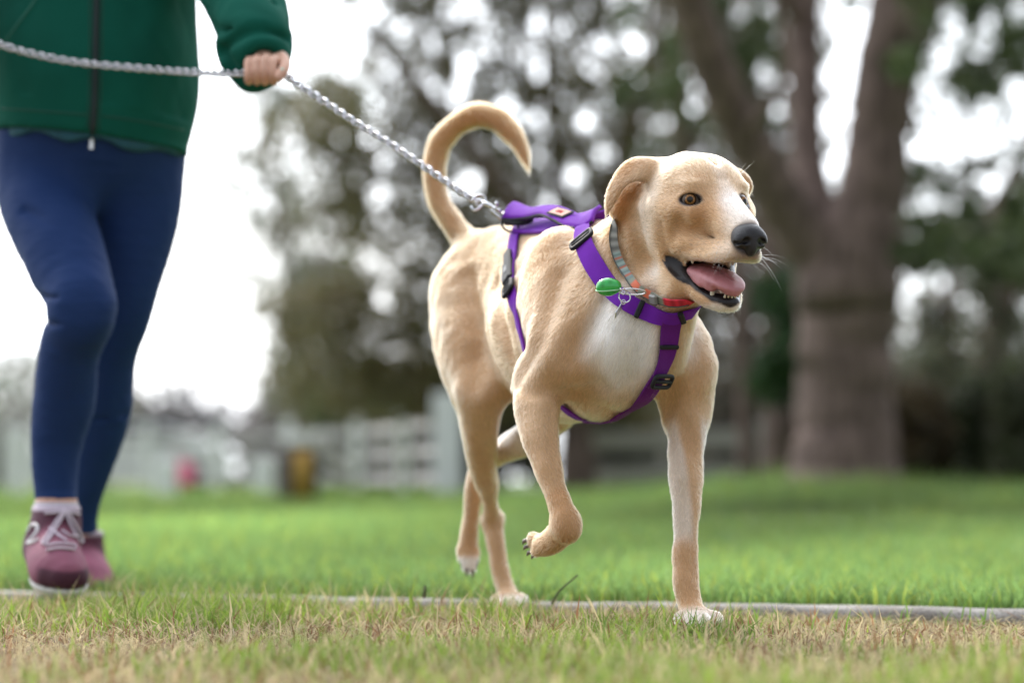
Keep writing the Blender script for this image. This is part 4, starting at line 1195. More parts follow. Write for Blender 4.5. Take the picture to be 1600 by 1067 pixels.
        sm = mat_attr('shoe_upper', 0.75, 0.3, 0.4, 420, 0, 0.001)
        so = mesh('shoe', V, Q, sm, True, c, root)
        tag(so, name_label)
        T2 = bvh(V, Q)
        lace_m = mat_plain('lace', (0.58, 0.50, 0.58), 0.8, noise_scale=300, noise_amt=0.2)
        for pts in laces or ():
            P3 = []
            for (px, py) in catmull(np.array(pts, float), len(pts) * 6):
                p, nn = hit(T2, px, py, 0.0028)
                if p is not None: P3.append(p)
            if len(P3) > 3:
                P3 = np.array(P3); P3[1:-1] = (P3[:-2] + P3[1:-1] + P3[2:]) / 3
                MB().tube(P3, 0.0023, 6).build('lace', lace_m, so)
        for pts in logo or ():
            P3 = []
            for (px, py) in catmull(np.array(pts, float), len(pts) * 5):
                p, nn = hit(T2, px, py, 0.0008)
                if p is not None: P3.append(p)
            if len(P3) > 3:
                MB().tube(np.array(P3), 0.0032, 6).build('emblem', mat_plain('silver_print', (0.66, 0.64, 0.66), 0.45), so)
        return so
    # sock
    f = Field(at(88, 785, 4.115) - 0.08, at(88, 785, 4.115) + 0.08, 0.003)
    f.chain([at(88, 796, 4.115), at(88, 786, 4.115)], [0.037, 0.0368], k=0.01)
    Vk, Qk = f.mesh(1)
    Vk[:, 2] = np.minimum(Vk[:, 2], at(88, 784, 4.115)[2])
    mesh('sock', Vk, Qk, mat_plain('sock_knit', (0.62, 0.58, 0.64), 0.9), True, None, root)
    shoe('mauve running shoe on the leading foot, tied with pale laces', (76, 856, 4.15), (80, 856, 4.08), (92, 892, 3.985), (103, 902, 3.950), (88, 797, 4.115), (87, 825, 4.09), None,
         laces=[[(71, 803), (85, 802), (100, 800), (122, 804)], [(100, 797), (88, 815), (74, 838), (67, 848), (72, 850), (84, 832), (98, 806), (101, 799)], [(101, 798), (108, 818), (120, 842), (130, 852), (126, 840), (112, 812), (102, 798)],
                [(72, 854), (90, 851), (112, 852), (118, 856)], [(74, 861), (92, 858), (116, 860)], [(96, 830), (108, 838), (120, 838)], [(78, 826), (92, 838), (104, 846)]],
         logo=[[(43, 831), (49, 822), (57, 820), (59, 828), (53, 838), (44, 848), (52, 847), (61, 842)]])
    shoe('pale pink running shoe on the trailing foot, only its toe showing', (118, 868, 4.52), (122, 874, 4.50), (136, 905, 4.44), (143, 919, 4.41), (127, 836, 4.49), (124, 852, 4.50), None, pale=1.35,
         laces=None)
    return root

person = build_person()
# ================================================================== the dog
TH = math.radians(22)
BD = np.array([math.sin(TH), -math.cos(TH), 0.0])      # heading of the body
BR = np.array([-math.cos(TH), -math.sin(TH), 0.0])     # towards the dog's right (left in the photo)
BZ = np.array([0, 0, 1.0])
BO = np.array([at(905, 328, 3.55)[0], 3.55, 0.0])
BAX = np.stack([BD, BR, BZ])
def B(s, r, z): return BO + s * BD + r * BR + z * BZ

PH = math.radians(23)
HP = math.radians(5)
HF = np.array([math.sin(PH) * math.cos(HP), -math.cos(PH) * math.cos(HP), -math.sin(HP)])
HR = np.array([-math.cos(PH), -math.sin(PH), 0.0])
HU = np.cross(HR, HF) * -1.0
if HU[2] < 0: HU = -HU
HAX = np.stack([HF, HR, HU])
HE = at(1121, 311, 3.262)
def Hd(f, r, u): return HE + f * HF + r * HR + u * HU

EYE_F = {1: -0.006, -1: 0.0085}
EYE_R = {1: 0.0375, -1: 0.0262}
EYE_A = {1: (0.88, 0.47), -1: (0.95, 0.30)}
CARVE = []     # the mouth, kept for colouring
FLOW = []      # (points, directions, fur length, lie angle)
def flow(p, length, rev=False, w=1.0):
    p = np.asarray(p, float)
    t = np.gradient(p, axis=0) if len(p) > 1 else np.zeros_like(p)
    t /= np.maximum(np.linalg.norm(t, axis=1, keepdims=True), 1e-9)
    FLOW.append((p, -t if rev else t, length, w))

def build_dog_field(h):
    f = Field((-0.175, 3.02, -0.012), (0.40, 4.12, 0.86), h)
    # ---- trunk
    f.ell(B(-0.055, 0, 0.440), (0.195, 0.100, 0.124), BAX, k=0.02)
    f.ell(B(0.105, 0, 0.430), (0.120, 0.098, 0.122), BAX, k=0.05)
    f.ell(B(0.165, 0.0, 0.405), (0.060, 0.058, 0.080), BAX, k=0.05)          # breast bone
    f.ell(B(-0.27, -0.010, 0.498), (0.16, 0.066, 0.080), BAX, k=0.06)
    f.ell(B(-0.405, -0.018, 0.507), (0.100, 0.064, 0.080), BAX, k=0.05)
    p, r = f.chain([B(0.02, 0, 0.545), B(-0.12, 0, 0.551), B(-0.28, -0.008, 0.566), B(-0.42, -0.015, 0.570)], [0.034, 0.040, 0.046, 0.046], k=0.04)
    flow(p, 0.012)
    flow([B(0.12, 0.09, 0.45), B(-0.1, 0.10, 0.43), B(-0.3, 0.08, 0.47)], 0.011)
    flow([B(0.12, -0.09, 0.45), B(-0.1, -0.10, 0.43), B(-0.3, -0.08, 0.47)], 0.011)
    flow([B(0.18, 0, 0.52), B(0.20, 0, 0.42), B(0.12, 0, 0.33), B(-0.05, 0, 0.31), B(-0.25, 0, 0.40)], 0.016)
    f.chain([B(0.07, 0, 0.340), B(-0.10, 0, 0.345), B(-0.24, -0.01, 0.435)], [0.038, 0.038, 0.040], k=0.05)
    # ---- neck
    p, r = f.chain([B(0.045, 0, 0.505), at(968, 430, 3.455), at(1010, 382, 3.395), at(1050, 325, 3.365)],
                   [0.080, 0.080, 0.064, 0.050], k=0.035)
    flow(p[::-1], 0.014)
    p, r = f.chain([at(1062, 440, 3.30), at(1040, 472, 3.345), at(1012, 540, 3.37)], [0.040, 0.047, 0.05], k=0.05)
    flow(p, 0.016)
    # ---- right fore leg (lifted)
    f.ell(B(0.055, 0.064, 0.455), (0.062, 0.042, 0.115), BAX, k=0.03)           # shoulder blade
    p, r = f.chain([B(0.03, 0.055, 0.505), at(873, 538, 3.395), at(850, 592, 3.425)], [0.030, 0.047, 0.037], k=0.04)
    flow(p, 0.010)
    f.chain([at(885, 555, 3.41), at(836, 600, 3.44), at(806, 606, 3.455)], [0.040, 0.028, 0.0085], k=0.022)
    p, r = f.chain([at(846, 590, 3.42), at(838, 632, 3.395), at(845, 690, 3.365), at(862, 748, 3.34), at(879, 803, 3.32)],
                   [0.037, 0.0345, 0.0265, 0.0190, 0.0178], k=0.018)
    flow(p, 0.008)
    f.ell(at(885, 822, 3.318), (0.021, 0.021, 0.023), k=0.015)
    p, r = f.chain([at(884, 824, 3.325), at(866, 843, 3.365), at(848, 850, 3.40)], [0.0195, 0.020, 0.019], k=0.012)
    flow(p, 0.007)
    for (qx, qy, qY) in ((838, 860, 3.41), (842, 855, 3.425), (834, 848, 3.43), (833, 840, 3.425)):
        f.chain([at(855, 847, 3.39), at(qx, qy, qY)], [0.011, 0.0112], k=0.004)
    # ---- left fore leg (standing)
    f.ell(B(0.085, -0.062, 0.450), (0.062, 0.040, 0.110), BAX, k=0.03)
    p, r = f.chain([B(0.06, -0.060, 0.51), at(1066, 550, 3.45), at(1068, 625, 3.47)], [0.028, 0.046, 0.038], k=0.03)
    flow(p, 0.010)
    f.ell(at(1068, 655, 3.475), (0.030, 0.036, 0.032), k=0.02)
    p, r = f.chain([at(1073, 630, 3.46), at(1072, 690, 3.44), at(1072, 740, 3.42), at(1072, 800, 3.40), at(1071, 862, 3.385)],
                   [0.035, 0.0285, 0.0270, 0.0220, 0.0185], k=0.02)
    flow(p, 0.008)
    p, r = f.chain([at(1071, 862, 3.385), at(1071, 905, 3.375), at(1078, 940, 3.362), at(1085, 962, 3.345)], [0.0185, 0.0215, 0.0200, 0.0195], k=0.012)
    flow(p, 0.007)
    for (qx, qy, qY, rr) in ((1064, 973, 3.315, 0.0105), (1081, 978, 3.295, 0.0115), (1101, 977, 3.295, 0.0115), (1119, 972, 3.315, 0.0105)):
        f.chain([at(1085 + (qx - 1085) * 0.35, 958, 3.345), at(qx, qy - 8, qY + 0.012), at(qx + 2, qy + 3, qY)], [0.011, rr, rr * 0.85], k=0.008)
    # ---- right hind leg (standing)
    f.ell(B(-0.385, 0.020, 0.455), (0.084, 0.038, 0.110), BAX, k=0.04)
    p, r = f.chain([B(-0.40, 0.018, 0.51), at(737, 540, 3.82), at(752, 615, 3.765)], [0.054, 0.050, 0.033], k=0.06)
    flow(p, 0.010)
    f.chain([B(-0.44, 0.018, 0.48), at(722, 560, 3.86), at(743, 650, 3.82), at(758, 740, 3.88)], [0.045, 0.038, 0.028, 0.012], k=0.03)
    p, r = f.chain([at(752, 615, 3.765), at(750, 680, 3.79), at(757, 735, 3.84), at(765, 780, 3.90), at(769, 815, 3.94)],
                   [0.034, 0.0275, 0.0200, 0.0145, 0.0165], k=0.035)
    flow(p, 0.008)
    p, r = f.chain([at(771, 812, 3.945), at(774, 845, 3.93), at(783, 895, 3.915), at(793, 928, 3.90)], [0.0195, 0.0182, 0.0182, 0.0200], k=0.012)
    flow(p, 0.007)
    for (qx, qy, qY) in ((775, 944, 3.865), (788, 950, 3.845), (803, 948, 3.845), (815, 943, 3.865)):
        f.chain([at(795, 930, 3.89), at(qx, qy - 6, qY), at(qx + 1, qy, qY - 0.012)], [0.011, 0.0112, 0.0095], k=0.008)
    # ---- left hind leg (lifted)
    f.ell(B(-0.36, -0.036, 0.455), (0.088, 0.038, 0.110), BAX, k=0.04)
    p, r = f.chain([B(-0.38, -0.040, 0.51), at(832, 565, 3.80), at(868, 632, 3.755)], [0.056, 0.050, 0.036], k=0.04)
    flow(p, 0.010)
    p, r = f.chain([at(868, 635, 3.755), at(838, 674, 3.80), at(795, 700, 3.87), at(758, 722, 3.935)], [0.035, 0.029, 0.0225, 0.0165], k=0.02)
    flow(p, 0.008)
    p, r = f.chain([at(752, 724, 3.945), at(744, 755, 3.965), at(737, 800, 3.98), at(733, 838, 3.985)], [0.0175, 0.0172, 0.0172, 0.019], k=0.012)
    flow(p, 0.007)
    for (qx, qy, qY) in ((720, 872, 3.975), (728, 886, 3.965), (738, 888, 3.965), (744, 874, 3.975)):
        f.chain([at(733, 842, 3.985), at(qx, qy - 14, qY + 0.005), at(qx, qy, qY)], [0.013, 0.0105, 0.0085], k=0.008)
    # ---- tail
    T = [(742, 402, 3.965), (724, 372, 3.985), (702, 342, 4.00), (684, 306, 4.01), (679, 266, 4.015), (687, 227, 4.015), (708, 199, 4.01),
         (736, 183, 4.00), (766, 183, 3.99), (792, 200, 3.98), (811, 226, 3.97), (822, 253, 3.965), (827, 271, 3.96)]
    R = [24, 21, 19, 18.5, 18.5, 19, 19.5, 19, 18.5, 17, 13, 7, 3]
    p, r = f.chain([at(*t) for t in T], [P(r_, t[2]) for r_, t in zip(R, T)], k=0.03)
    flow(p, 0.019)
    # ---- head
    f.ell(Hd(-0.068, 0.003, 0.008), (0.073, 0.064, 0.060), HAX, k=0.03)            # skull
    f.ell(Hd(-0.030, 0, 0.012), (0.045, 0.050, 0.040), HAX, k=0.03)            # forehead
    for s in (1, -1):
        f.ell(Hd(-0.008, 0.030 * s, 0.0185), (0.020, 0.021, 0.010), HAX, k=0.012)   # brow
        f.ell(Hd(-0.062, 0.048 * s, -0.032), (0.055, 0.026, 0.040), HAX, k=0.03)   # cheek
        f.chain([Hd(-0.055, 0.058 * s, -0.012), Hd(-0.020, 0.053 * s, -0.016), Hd(0.005, 0.042 * s, -0.020)], [0.016, 0.014, 0.012], k=0.015)
    f.chain([Hd(-0.03, 0, -0.015), Hd(0.020, 0, -0.026), Hd(0.055, 0, -0.040), Hd(0.078, 0, -0.050)], [0.040, 0.030, 0.026, 0.022], k=0.03)
    f.chain([Hd(-0.02, 0, 0.010), Hd(0.030, 0, -0.012), Hd(0.082, 0, -0.038)], [0.022, 0.018, 0.014], k=0.02)
    for s in (1, -1):                                                           # upper lips
        p, r = f.chain([Hd(-0.052, 0.044 * s, -0.054), Hd(-0.015, 0.036 * s, -0.064), Hd(0.030, 0.026 * s, -0.073), Hd(0.065, 0.018 * s, -0.077), Hd(0.084, 0.009 * s, -0.074)],
                 [0.021, 0.021, 0.0185, 0.0165, 0.0135], k=0.016)
    for s in (1, -1):
        f.chain([Hd(-0.030, 0.047 * s, -0.040), Hd(-0.048, 0.054 * s, -0.066), Hd(-0.052, 0.050 * s, -0.092)], [0.006, 0.008, 0.006], k=0.012)
    f.ell(Hd(0.084, 0, -0.070), (0.013, 0.018, 0.018), HAX, k=0.012)
    flow([Hd(0.09, 0, -0.03), Hd(0.03, 0, 0.0), Hd(-0.03, 0, 0.045), Hd(-0.10, 0, 0.055)], 0.006)
    for s in (1, -1):
        flow([Hd(0.085, 0.02 * s, -0.06), Hd(0.03, 0.03 * s, -0.06), Hd(-0.03, 0.055 * s, -0.045), Hd(-0.10, 0.06 * s, -0.03), Hd(-0.14, 0.06 * s, -0.05)], 0.007)
    f.chain([Hd(0.004, 0.0, 0.020), Hd(-0.025, 0.0, 0.050), Hd(-0.060, 0.002, 0.068)], [0.002, 0.003, 0.002], k=0.016, op='s')
    # mouth cavity
    def carve(pts, rad, **kw):
        p, r = f.chain(pts, rad, op='s', **kw)
        CARVE.append((p, r, kw.get('sq')))
    carve([Hd(-0.035, 0, -0.087), Hd(0.0, 0, -0.098), Hd(0.05, 0, -0.105), Hd(0.10, 0, -0.108)], [0.010, 0.017, 0.021, 0.024], k=0.006, sq=(HR, 0.42))
    for s in (1, -1):
        carve([Hd(-0.040, 0.053 * s, -0.082), Hd(-0.028, 0.050 * s, -0.087), Hd(0.0, 0.044 * s, -0.098), Hd(0.03, 0.036 * s, -0.104)], [0.003, 0.008, 0.014, 0.018], k=0.005)
    # lower jaw
    for s in (1, -1):
        p, r = f.chain([Hd(-0.105, 0.040 * s, -0.045), Hd(-0.070, 0.040 * s, -0.078), Hd(-0.030, 0.034 * s, -0.107), Hd(0.010, 0.024 * s, -0.131), Hd(0.036, 0.010 * s, -0.141)],
                       [0.030, 0.024, 0.0165, 0.0140, 0.0130], k=0.010)
        flow(p[::-1], 0.008)
    f.chain([Hd(-0.09, 0, -0.085), Hd(-0.04, 0, -0.118), Hd(0.02, 0, -0.138), Hd(0.036, 0, -0.138)], [0.036, 0.022, 0.012, 0.0115], k=0.012)
    # eye openings
    for s in (1, -1):
        f.ell(Hd(-0.004 if s == 1 else 0.004, EYE_R[s] * s, -0.002), (0.017, 0.015, 0.0125), HAX, k=0.012)
        a = unit(HF * EYE_A[s][0] + HR * EYE_A[s][1] * s)
        tdir = unit(HR * EYE_A[s][0] * s - HF * EYE_A[s][1])
        c = Hd(EYE_F[s], EYE_R[s] * s, -0.003) + a * 0.012
        f.chain([c - tdir * 0.0105 - HU * 0.0025, c + HU * 0.0008, c + tdir * 0.0100 + HU * 0.0004], [0.0030, 0.0070, 0.0030], k=0.0025, op='s', sq=(a, 0.45))
    # ears
    e1 = unit([-0.45, -0.80, 0.35])
    p, r = f.chain([at(1046, 276, 3.330), at(1018, 266, 3.322), at(988, 266, 3.314), at(965, 288, 3.314), at(953, 318, 3.320), at(945, 347, 3.328)],
                   [0.017, 0.023, 0.0255, 0.0195, 0.0145, 0.0065], k=0.008, sq=(e1, 5.4))
    flow(p, 0.007)
    f.chain([at(1030, 280, 3.338), at(1003, 290, 3.345), at(980, 306, 3.350), at(964, 330, 3.352)], [0.018, 0.017, 0.016, 0.014], k=0.014)
    f.chain([at(1038, 262, 3.345), at(1010, 255, 3.352), at(985, 262, 3.358), at(965, 282, 3.36)], [0.013, 0.010, 0.008, 0.005], k=0.012)
    p, r = f.chain([at(1135, 266, 3.385), at(1158, 273, 3.395), at(1170, 286, 3.40), at(1170, 302, 3.405)], [0.014, 0.013, 0.011, 0.006], k=0.012, sq=(unit([0.75, -0.2, 0.4]), 1.6))
    flow(p, 0.006)
    return f

# creases of muscle and loose skin, drawn on the surface itself
CREASES = [([(988, 345), (993, 370), (1005, 407), (1030, 440)], 0.0070, 0.022), ([(963, 372), (970, 402), (990, 430)], 0.004, 0.016), ([(872, 430), (852, 490), (830, 545), (808, 588)], 0.0055, 0.026),
           ([(880, 618), (905, 622), (940, 606)], 0.0075, 0.022), ([(803, 600), (830, 613), (866, 614)], 0.0036, 0.012), ([(1046, 520), (1050, 580), (1037, 640)], 0.0065, 0.026),
           ([(1060, 652), (1071, 672), (1079, 702)], 0.0055, 0.018), ([(770, 440), (778, 500), (795, 552)], 0.0085, 0.026), ([(728, 430), (742, 520), (738, 600)], 0.005, 0.030),
           ([(745, 690), (757, 752)], 0.0032, 0.014), ([(862, 640), (866, 700), (879, 762)], 0.0034, 0.016), ([(1030, 352), (1033, 378), (1042, 398)], 0.0036, 0.012), ([(1104, 386), (1078, 388), (1056, 397)], 0.0028, 0.012),
           ([(1060, 345), (1050, 362), (1046, 380)], 0.0030, 0.014), ([(1066, 760), (1064, 830)], 0.0030, 0.014), ([(940, 470), (915, 520), (890, 560)], 0.004, 0.026), ([(1012, 455), (1000, 520), (985, 590)], 0.0045, 0.030)]

def carve_creases(fld):
    V, Q = fld.mesh(1)
    T = bvh(V, Q)
    for pts, rr, k in CREASES:
        P3 = [hit(T, px, py, 0.0)[0] for (px, py) in catmull(np.array(pts, float), 9)]
        P3 = [p for p in P3 if p is not None]
        if len(P3) < 4: continue
        n = len(P3)
        fld.chain(P3, [rr * (0.25 + 0.75 * math.sin(math.pi * (i + 0.5) / n)) for i in range(n)], k=k, op='s')

def carve_dist(V):
    best = np.full(len(V), 1.0)
    for p, r, sq in CARVE:
        for i in range(len(p) - 1):
            best = np.minimum(best, d_cone(V[:, 0], V[:, 1], V[:, 2], p[i], p[i + 1], r[i], r[i + 1], sq))
    return best

TAN, CREAM, WHITE, DEEP = np.array([0.58, 0.350, 0.190]), np.array([0.66, 0.445, 0.272]), np.array([0.86, 0.81, 0.75]), np.array([0.44, 0.210, 0.080])
DARK = np.array([0.016, 0.013, 0.014])

def blob(V, c, rad, axes, soft=0.35, nz=None):
    q = ((V - c) @ axes.T) / np.asarray(rad)
    d = np.linalg.norm(q, axis=1)
    if nz is not None: d = d + nz
    return 1 - sstep(d, 1 - soft, 1 + soft)

def dog_colour(V, N):
    """the coat's own colours: tan back, cream flanks, white chest, toes and tail tip; plus shade painted into the neck folds"""
    nz = vnoise(V, 38, 3) * 0.22
    b = (V - BO) @ BAX.T
    h = (V - HE) @ HAX.T
    c = np.tile(TAN, (len(V), 1))
    c = blend(c, np.clip(0.45 + 0.5 * vnoise(V, 22, 5), 0, 1) * 0.45, CREAM)
    c = blend(c, sstep(b[:, 2], 0.50, 0.60) * 0.30, DEEP)
    # flank, belly
    c = blend(c, (1 - sstep(b[:, 2] + nz * 0.05, 0.30, 0.42)) * sstep(b[:, 2], 0.22, 0.30) * 0.5, CREAM)
    # chest
    c = blend(c, blob(V, at(968, 535, 3.35), (0.09, 0.044, 0.070), BAX, 0.45, nz), WHITE)
    c = blend(c, blob(V, B(0.15, -0.080, 0.40), (0.07, 0.025, 0.050), BAX, 0.5, nz) * 0.6, WHITE)
    c = blend(c, blob(V, B(0.11, -0.02, 0.33), (0.11, 0.06, 0.045), BAX, 0.5, nz) * 0.7, CREAM)
    # throat
    c = blend(c, blob(V, Hd(-0.075, 0.025, -0.115), (0.040, 0.032, 0.028), HAX, 0.4, nz) * 0.9, WHITE)
    # standing fore leg: pale inner side, tan wrist, white toes
    d, t = near_curve(V, [at(1073, 640, 3.46), at(1072, 740, 3.42), at(1071, 868, 3.385)])
    near = (1 - sstep(d, 0.035, 0.05)) * sstep(t, 0.05, 0.2) * (1 - sstep(t, 0.85, 1.0))
    side = (V - at(1072, 740, 3.42)) @ unit([-0.9, -0.3, 0])
    c = blend(c, near * sstep(side + nz * 0.008, 0.002, 0.012) * 0.55, WHITE * 0.95)
    c = blend(c, near * (1 - sstep(side, -0.028, -0.018)) * 0.6, WHITE)
    d, t = near_curve(V, [at(1071, 880, 3.38), at(1075, 930, 3.365)])
    c = blend(c, (1 - sstep(d, 0.025, 0.045)) * 0.3, DEEP * 1.15)
    for q in ((1090, 975, 3.31), ):
        c = blend(c, blob(V, at(*q), (0.055, 0.05, 0.020), np.eye(3), 0.5, nz) * 0.75, WHITE)
    # standing hind foot, lifted hind foot and shank
    c = blend(c, blob(V, at(797, 944, 3.86), (0.04, 0.05, 0.016), np.eye(3), 0.5, nz) * 0.8, WHITE)
    c = blend(c, blob(V, at(731, 884, 3.97), (0.03, 0.04, 0.014), np.eye(3), 0.5, nz) * 0.8, WHITE)
    d, t = near_curve(V, [at(838, 674, 3.80), at(758, 722, 3.935)])
    c = blend(c, (1 - sstep(d, 0.03, 0.05)) * sstep(V[:, 2], 0.23, 0.27) * 0.7, WHITE)
    d, t = near_curve(V, [at(750, 740, 3.95), at(733, 838, 3.985)])
    c = blend(c, (1 - sstep(d, 0.02, 0.035)) * 0.25, DEEP)
    # lifted fore foot
    d, t = near_curve(V, [at(878, 800, 3.32), at(890, 830, 3.32), at(850, 852, 3.39)])
    c = blend(c, (1 - sstep(d, 0.025, 0.04)) * 0.5, DEEP * 1.05)
    # back of the elbow, fold of the arm pit
    # tail
    T = np.array([at(742, 402, 3.965), at(684, 306, 4.01), at(687, 227, 4.015), at(736, 183, 4.0), at(792, 200, 3.98), at(822, 253, 3.965), at(829, 290, 3.96)])
    d, t = near_curve(V, T)
    on = 1 - sstep(d, 0.03, 0.05)
    c = blend(c, on * sstep(t, 0.0, 0.5) * 0.55, DEEP)
    c = blend(c, on * sstep(t, 0.88, 0.94), WHITE)
    # ---- head
    hm = 1 - sstep(np.linalg.norm(h - np.array([-0.02, 0, -0.03]), axis=1), 0.10, 0.15)
    f_, r_, u_ = h[:, 0], h[:, 1], h[:, 2]
    c = blend(c, hm * sstep(u_, -0.02, 0.03) * 0.7, CREAM)
    stripe = (1 - sstep(np.abs(r_) + nz * 0.006, 0.004, 0.016)) * sstep(u_ + 0.45 * f_, -0.02, 0.0)
    c = blend(c, stripe * sstep(f_, -0.05, 0.03) * 0.25 * hm, WHITE)
    mz = (1 - sstep(np.abs(r_) + nz * 0.006, 0.012, 0.026)) * sstep(f_, 0.015, 0.05) * sstep(u_ + 0.35 * f_, -0.03, -0.005)
    c = blend(c, mz * 0.60, np.array([0.74, 0.70, 0.68]))
    c = blend(c, sstep(f_, 0.045, 0.085) * hm * 0.55, np.array([0.70, 0.60, 0.50]))
    for s in (1, -1):
        c = blend(c, blob(V, Hd(-0.010, 0.026 * s, 0.026), (0.02, 0.016, 0.010), HAX, 0.5, nz) * 0.85, DEEP * 0.95)
        c = blend(c, blob(V, Hd(0.004, 0.034 * s, -0.022), (0.035, 0.022, 0.020), HAX, 0.6, nz) * 0.38, DEEP * 1.15)
        c = blend(c, blob(V, Hd(-0.01, 0.045 * s, -0.058), (0.03, 0.02, 0.020), HAX, 0.6, nz) * 0.3, DEEP)
        c = blend(c, blob(V, Hd(-0.075, 0.06 * s, -0.02), (0.035, 0.03, 0.045), HAX, 0.5, nz) * 0.5, np.array([0.74, 0.62, 0.48]))
    # ears
    d, t = near_curve(V, [at(1030, 266, 3.335), at(985, 270, 3.335), at(963, 294, 3.345), at(946, 344, 3.355)])
    c = blend(c, (1 - sstep(d, 0.020, 0.032)) * sstep(t, 0.05, 0.40) * 0.9, DEEP * np.array([1.0, 0.95, 0.9]))
    c = blend(c, blob(V, at(990, 297, 3.33), (0.026, 0.03, 0.014), np.eye(3), 0.5) * 0.75, DEEP * 0.75)
    # shade in the loose skin folds of the neck, painted into the coat
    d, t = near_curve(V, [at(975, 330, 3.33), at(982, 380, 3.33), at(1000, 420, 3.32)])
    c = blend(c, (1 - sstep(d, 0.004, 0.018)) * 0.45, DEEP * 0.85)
    # sides of the chest turn tan again
    # ---- bare skin: lips, mouth, eye rims
    bare = np.zeros(len(V))
    cd = carve_dist(V)
    lowlip = (u_ < -0.083 - 0.30 * (f_ + 0.05)) & (f_ > -0.075)
    band = np.where(lowlip, 0.0052, 0.0016)
    m = (1 - sstep(cd, band * 0.7, band * 1.15)) * (f_ > -0.075)
    m[np.linalg.norm(h, axis=1) > 0.19] = 0
    c = blend(c, m, DARK); bare = np.maximum(bare, m)
    for s in (1, -1):
        a = unit(HF * EYE_A[s][0] + HR * EYE_A[s][1] * s)
        tdir = unit(HR * EYE_A[s][0] * s - HF * EYE_A[s][1])
        e = Hd(EYE_F[s], EYE_R[s] * s, -0.003)
        q = V - e
        x, z, y = q @ tdir, q @ HU, q @ a
        dd = np.sqrt((x / (0.0168 if s == 1 else 0.0190)) ** 2 + ((z + 0.06 * x) / (0.0094 if s == 1 else 0.0112)) ** 2)
        m = (1 - sstep(dd, 0.85, 1.12)) * (y > 0)
        c = blend(c, m, DARK * 1.6); bare = np.maximum(bare, m)
        ci = blob(V, e - tdir * 0.018 + a * 0.012 - HU * 0.004, (0.007, 0.006, 0.005), HAX, 0.5)
        c = blend(c, ci * 0.8, DARK * 2)
    # dark gums along the front of the lower jaw
    d, t = near_curve(V, [Hd(-0.03, 0.036, -0.100), Hd(0.010, 0.026, -0.121), Hd(0.036, 0.014, -0.131), Hd(0.046, 0.0, -0.134), Hd(0.036, -0.014, -0.131), Hd(0.010, -0.026, -0.121)])
    wd_ = 0.0075 + 0.004 * np.exp(-((t - 0.55) / 0.25) ** 2)
    m = 1 - sstep(d, wd_, wd_ + 0.003)
    c = blend(c, m, DARK); bare = np.maximum(bare, m)
    c = blend(c, blob(V, Hd(0.040, 0, -0.150), (0.035, 0.03, 0.010), HAX, 0.5) * (1 - m) * 0.8, WHITE)
    m = blob(V, Hd(0.096, 0, -0.055), (0.022, 0.025, 0.022), HAX, 0.15)
    c = blend(c, m, DARK * 2); bare = np.maximum(bare, m)
    c = blend(c, blob(V, Hd(0.092, 0, -0.078), (0.016, 0.022, 0.014), HAX, 0.5) * 0.6, DARK * 5)
    # whisker pits
    for k in range(4):
        for j in range(6):
            p = Hd(0.068 - 0.011 * j, 0.034 + 0.0022 * j, -0.052 - 0.0075 * k - 0.001 * j)
            d = np.linalg.norm((V - p) @ np.stack([HF, HU]).T, axis=1)
            m = (1 - sstep(d, 0.0007, 0.0021)) * (r_ > 0.01) * 0.5
            c = blend(c, m, DARK * 6)
    return c, bare

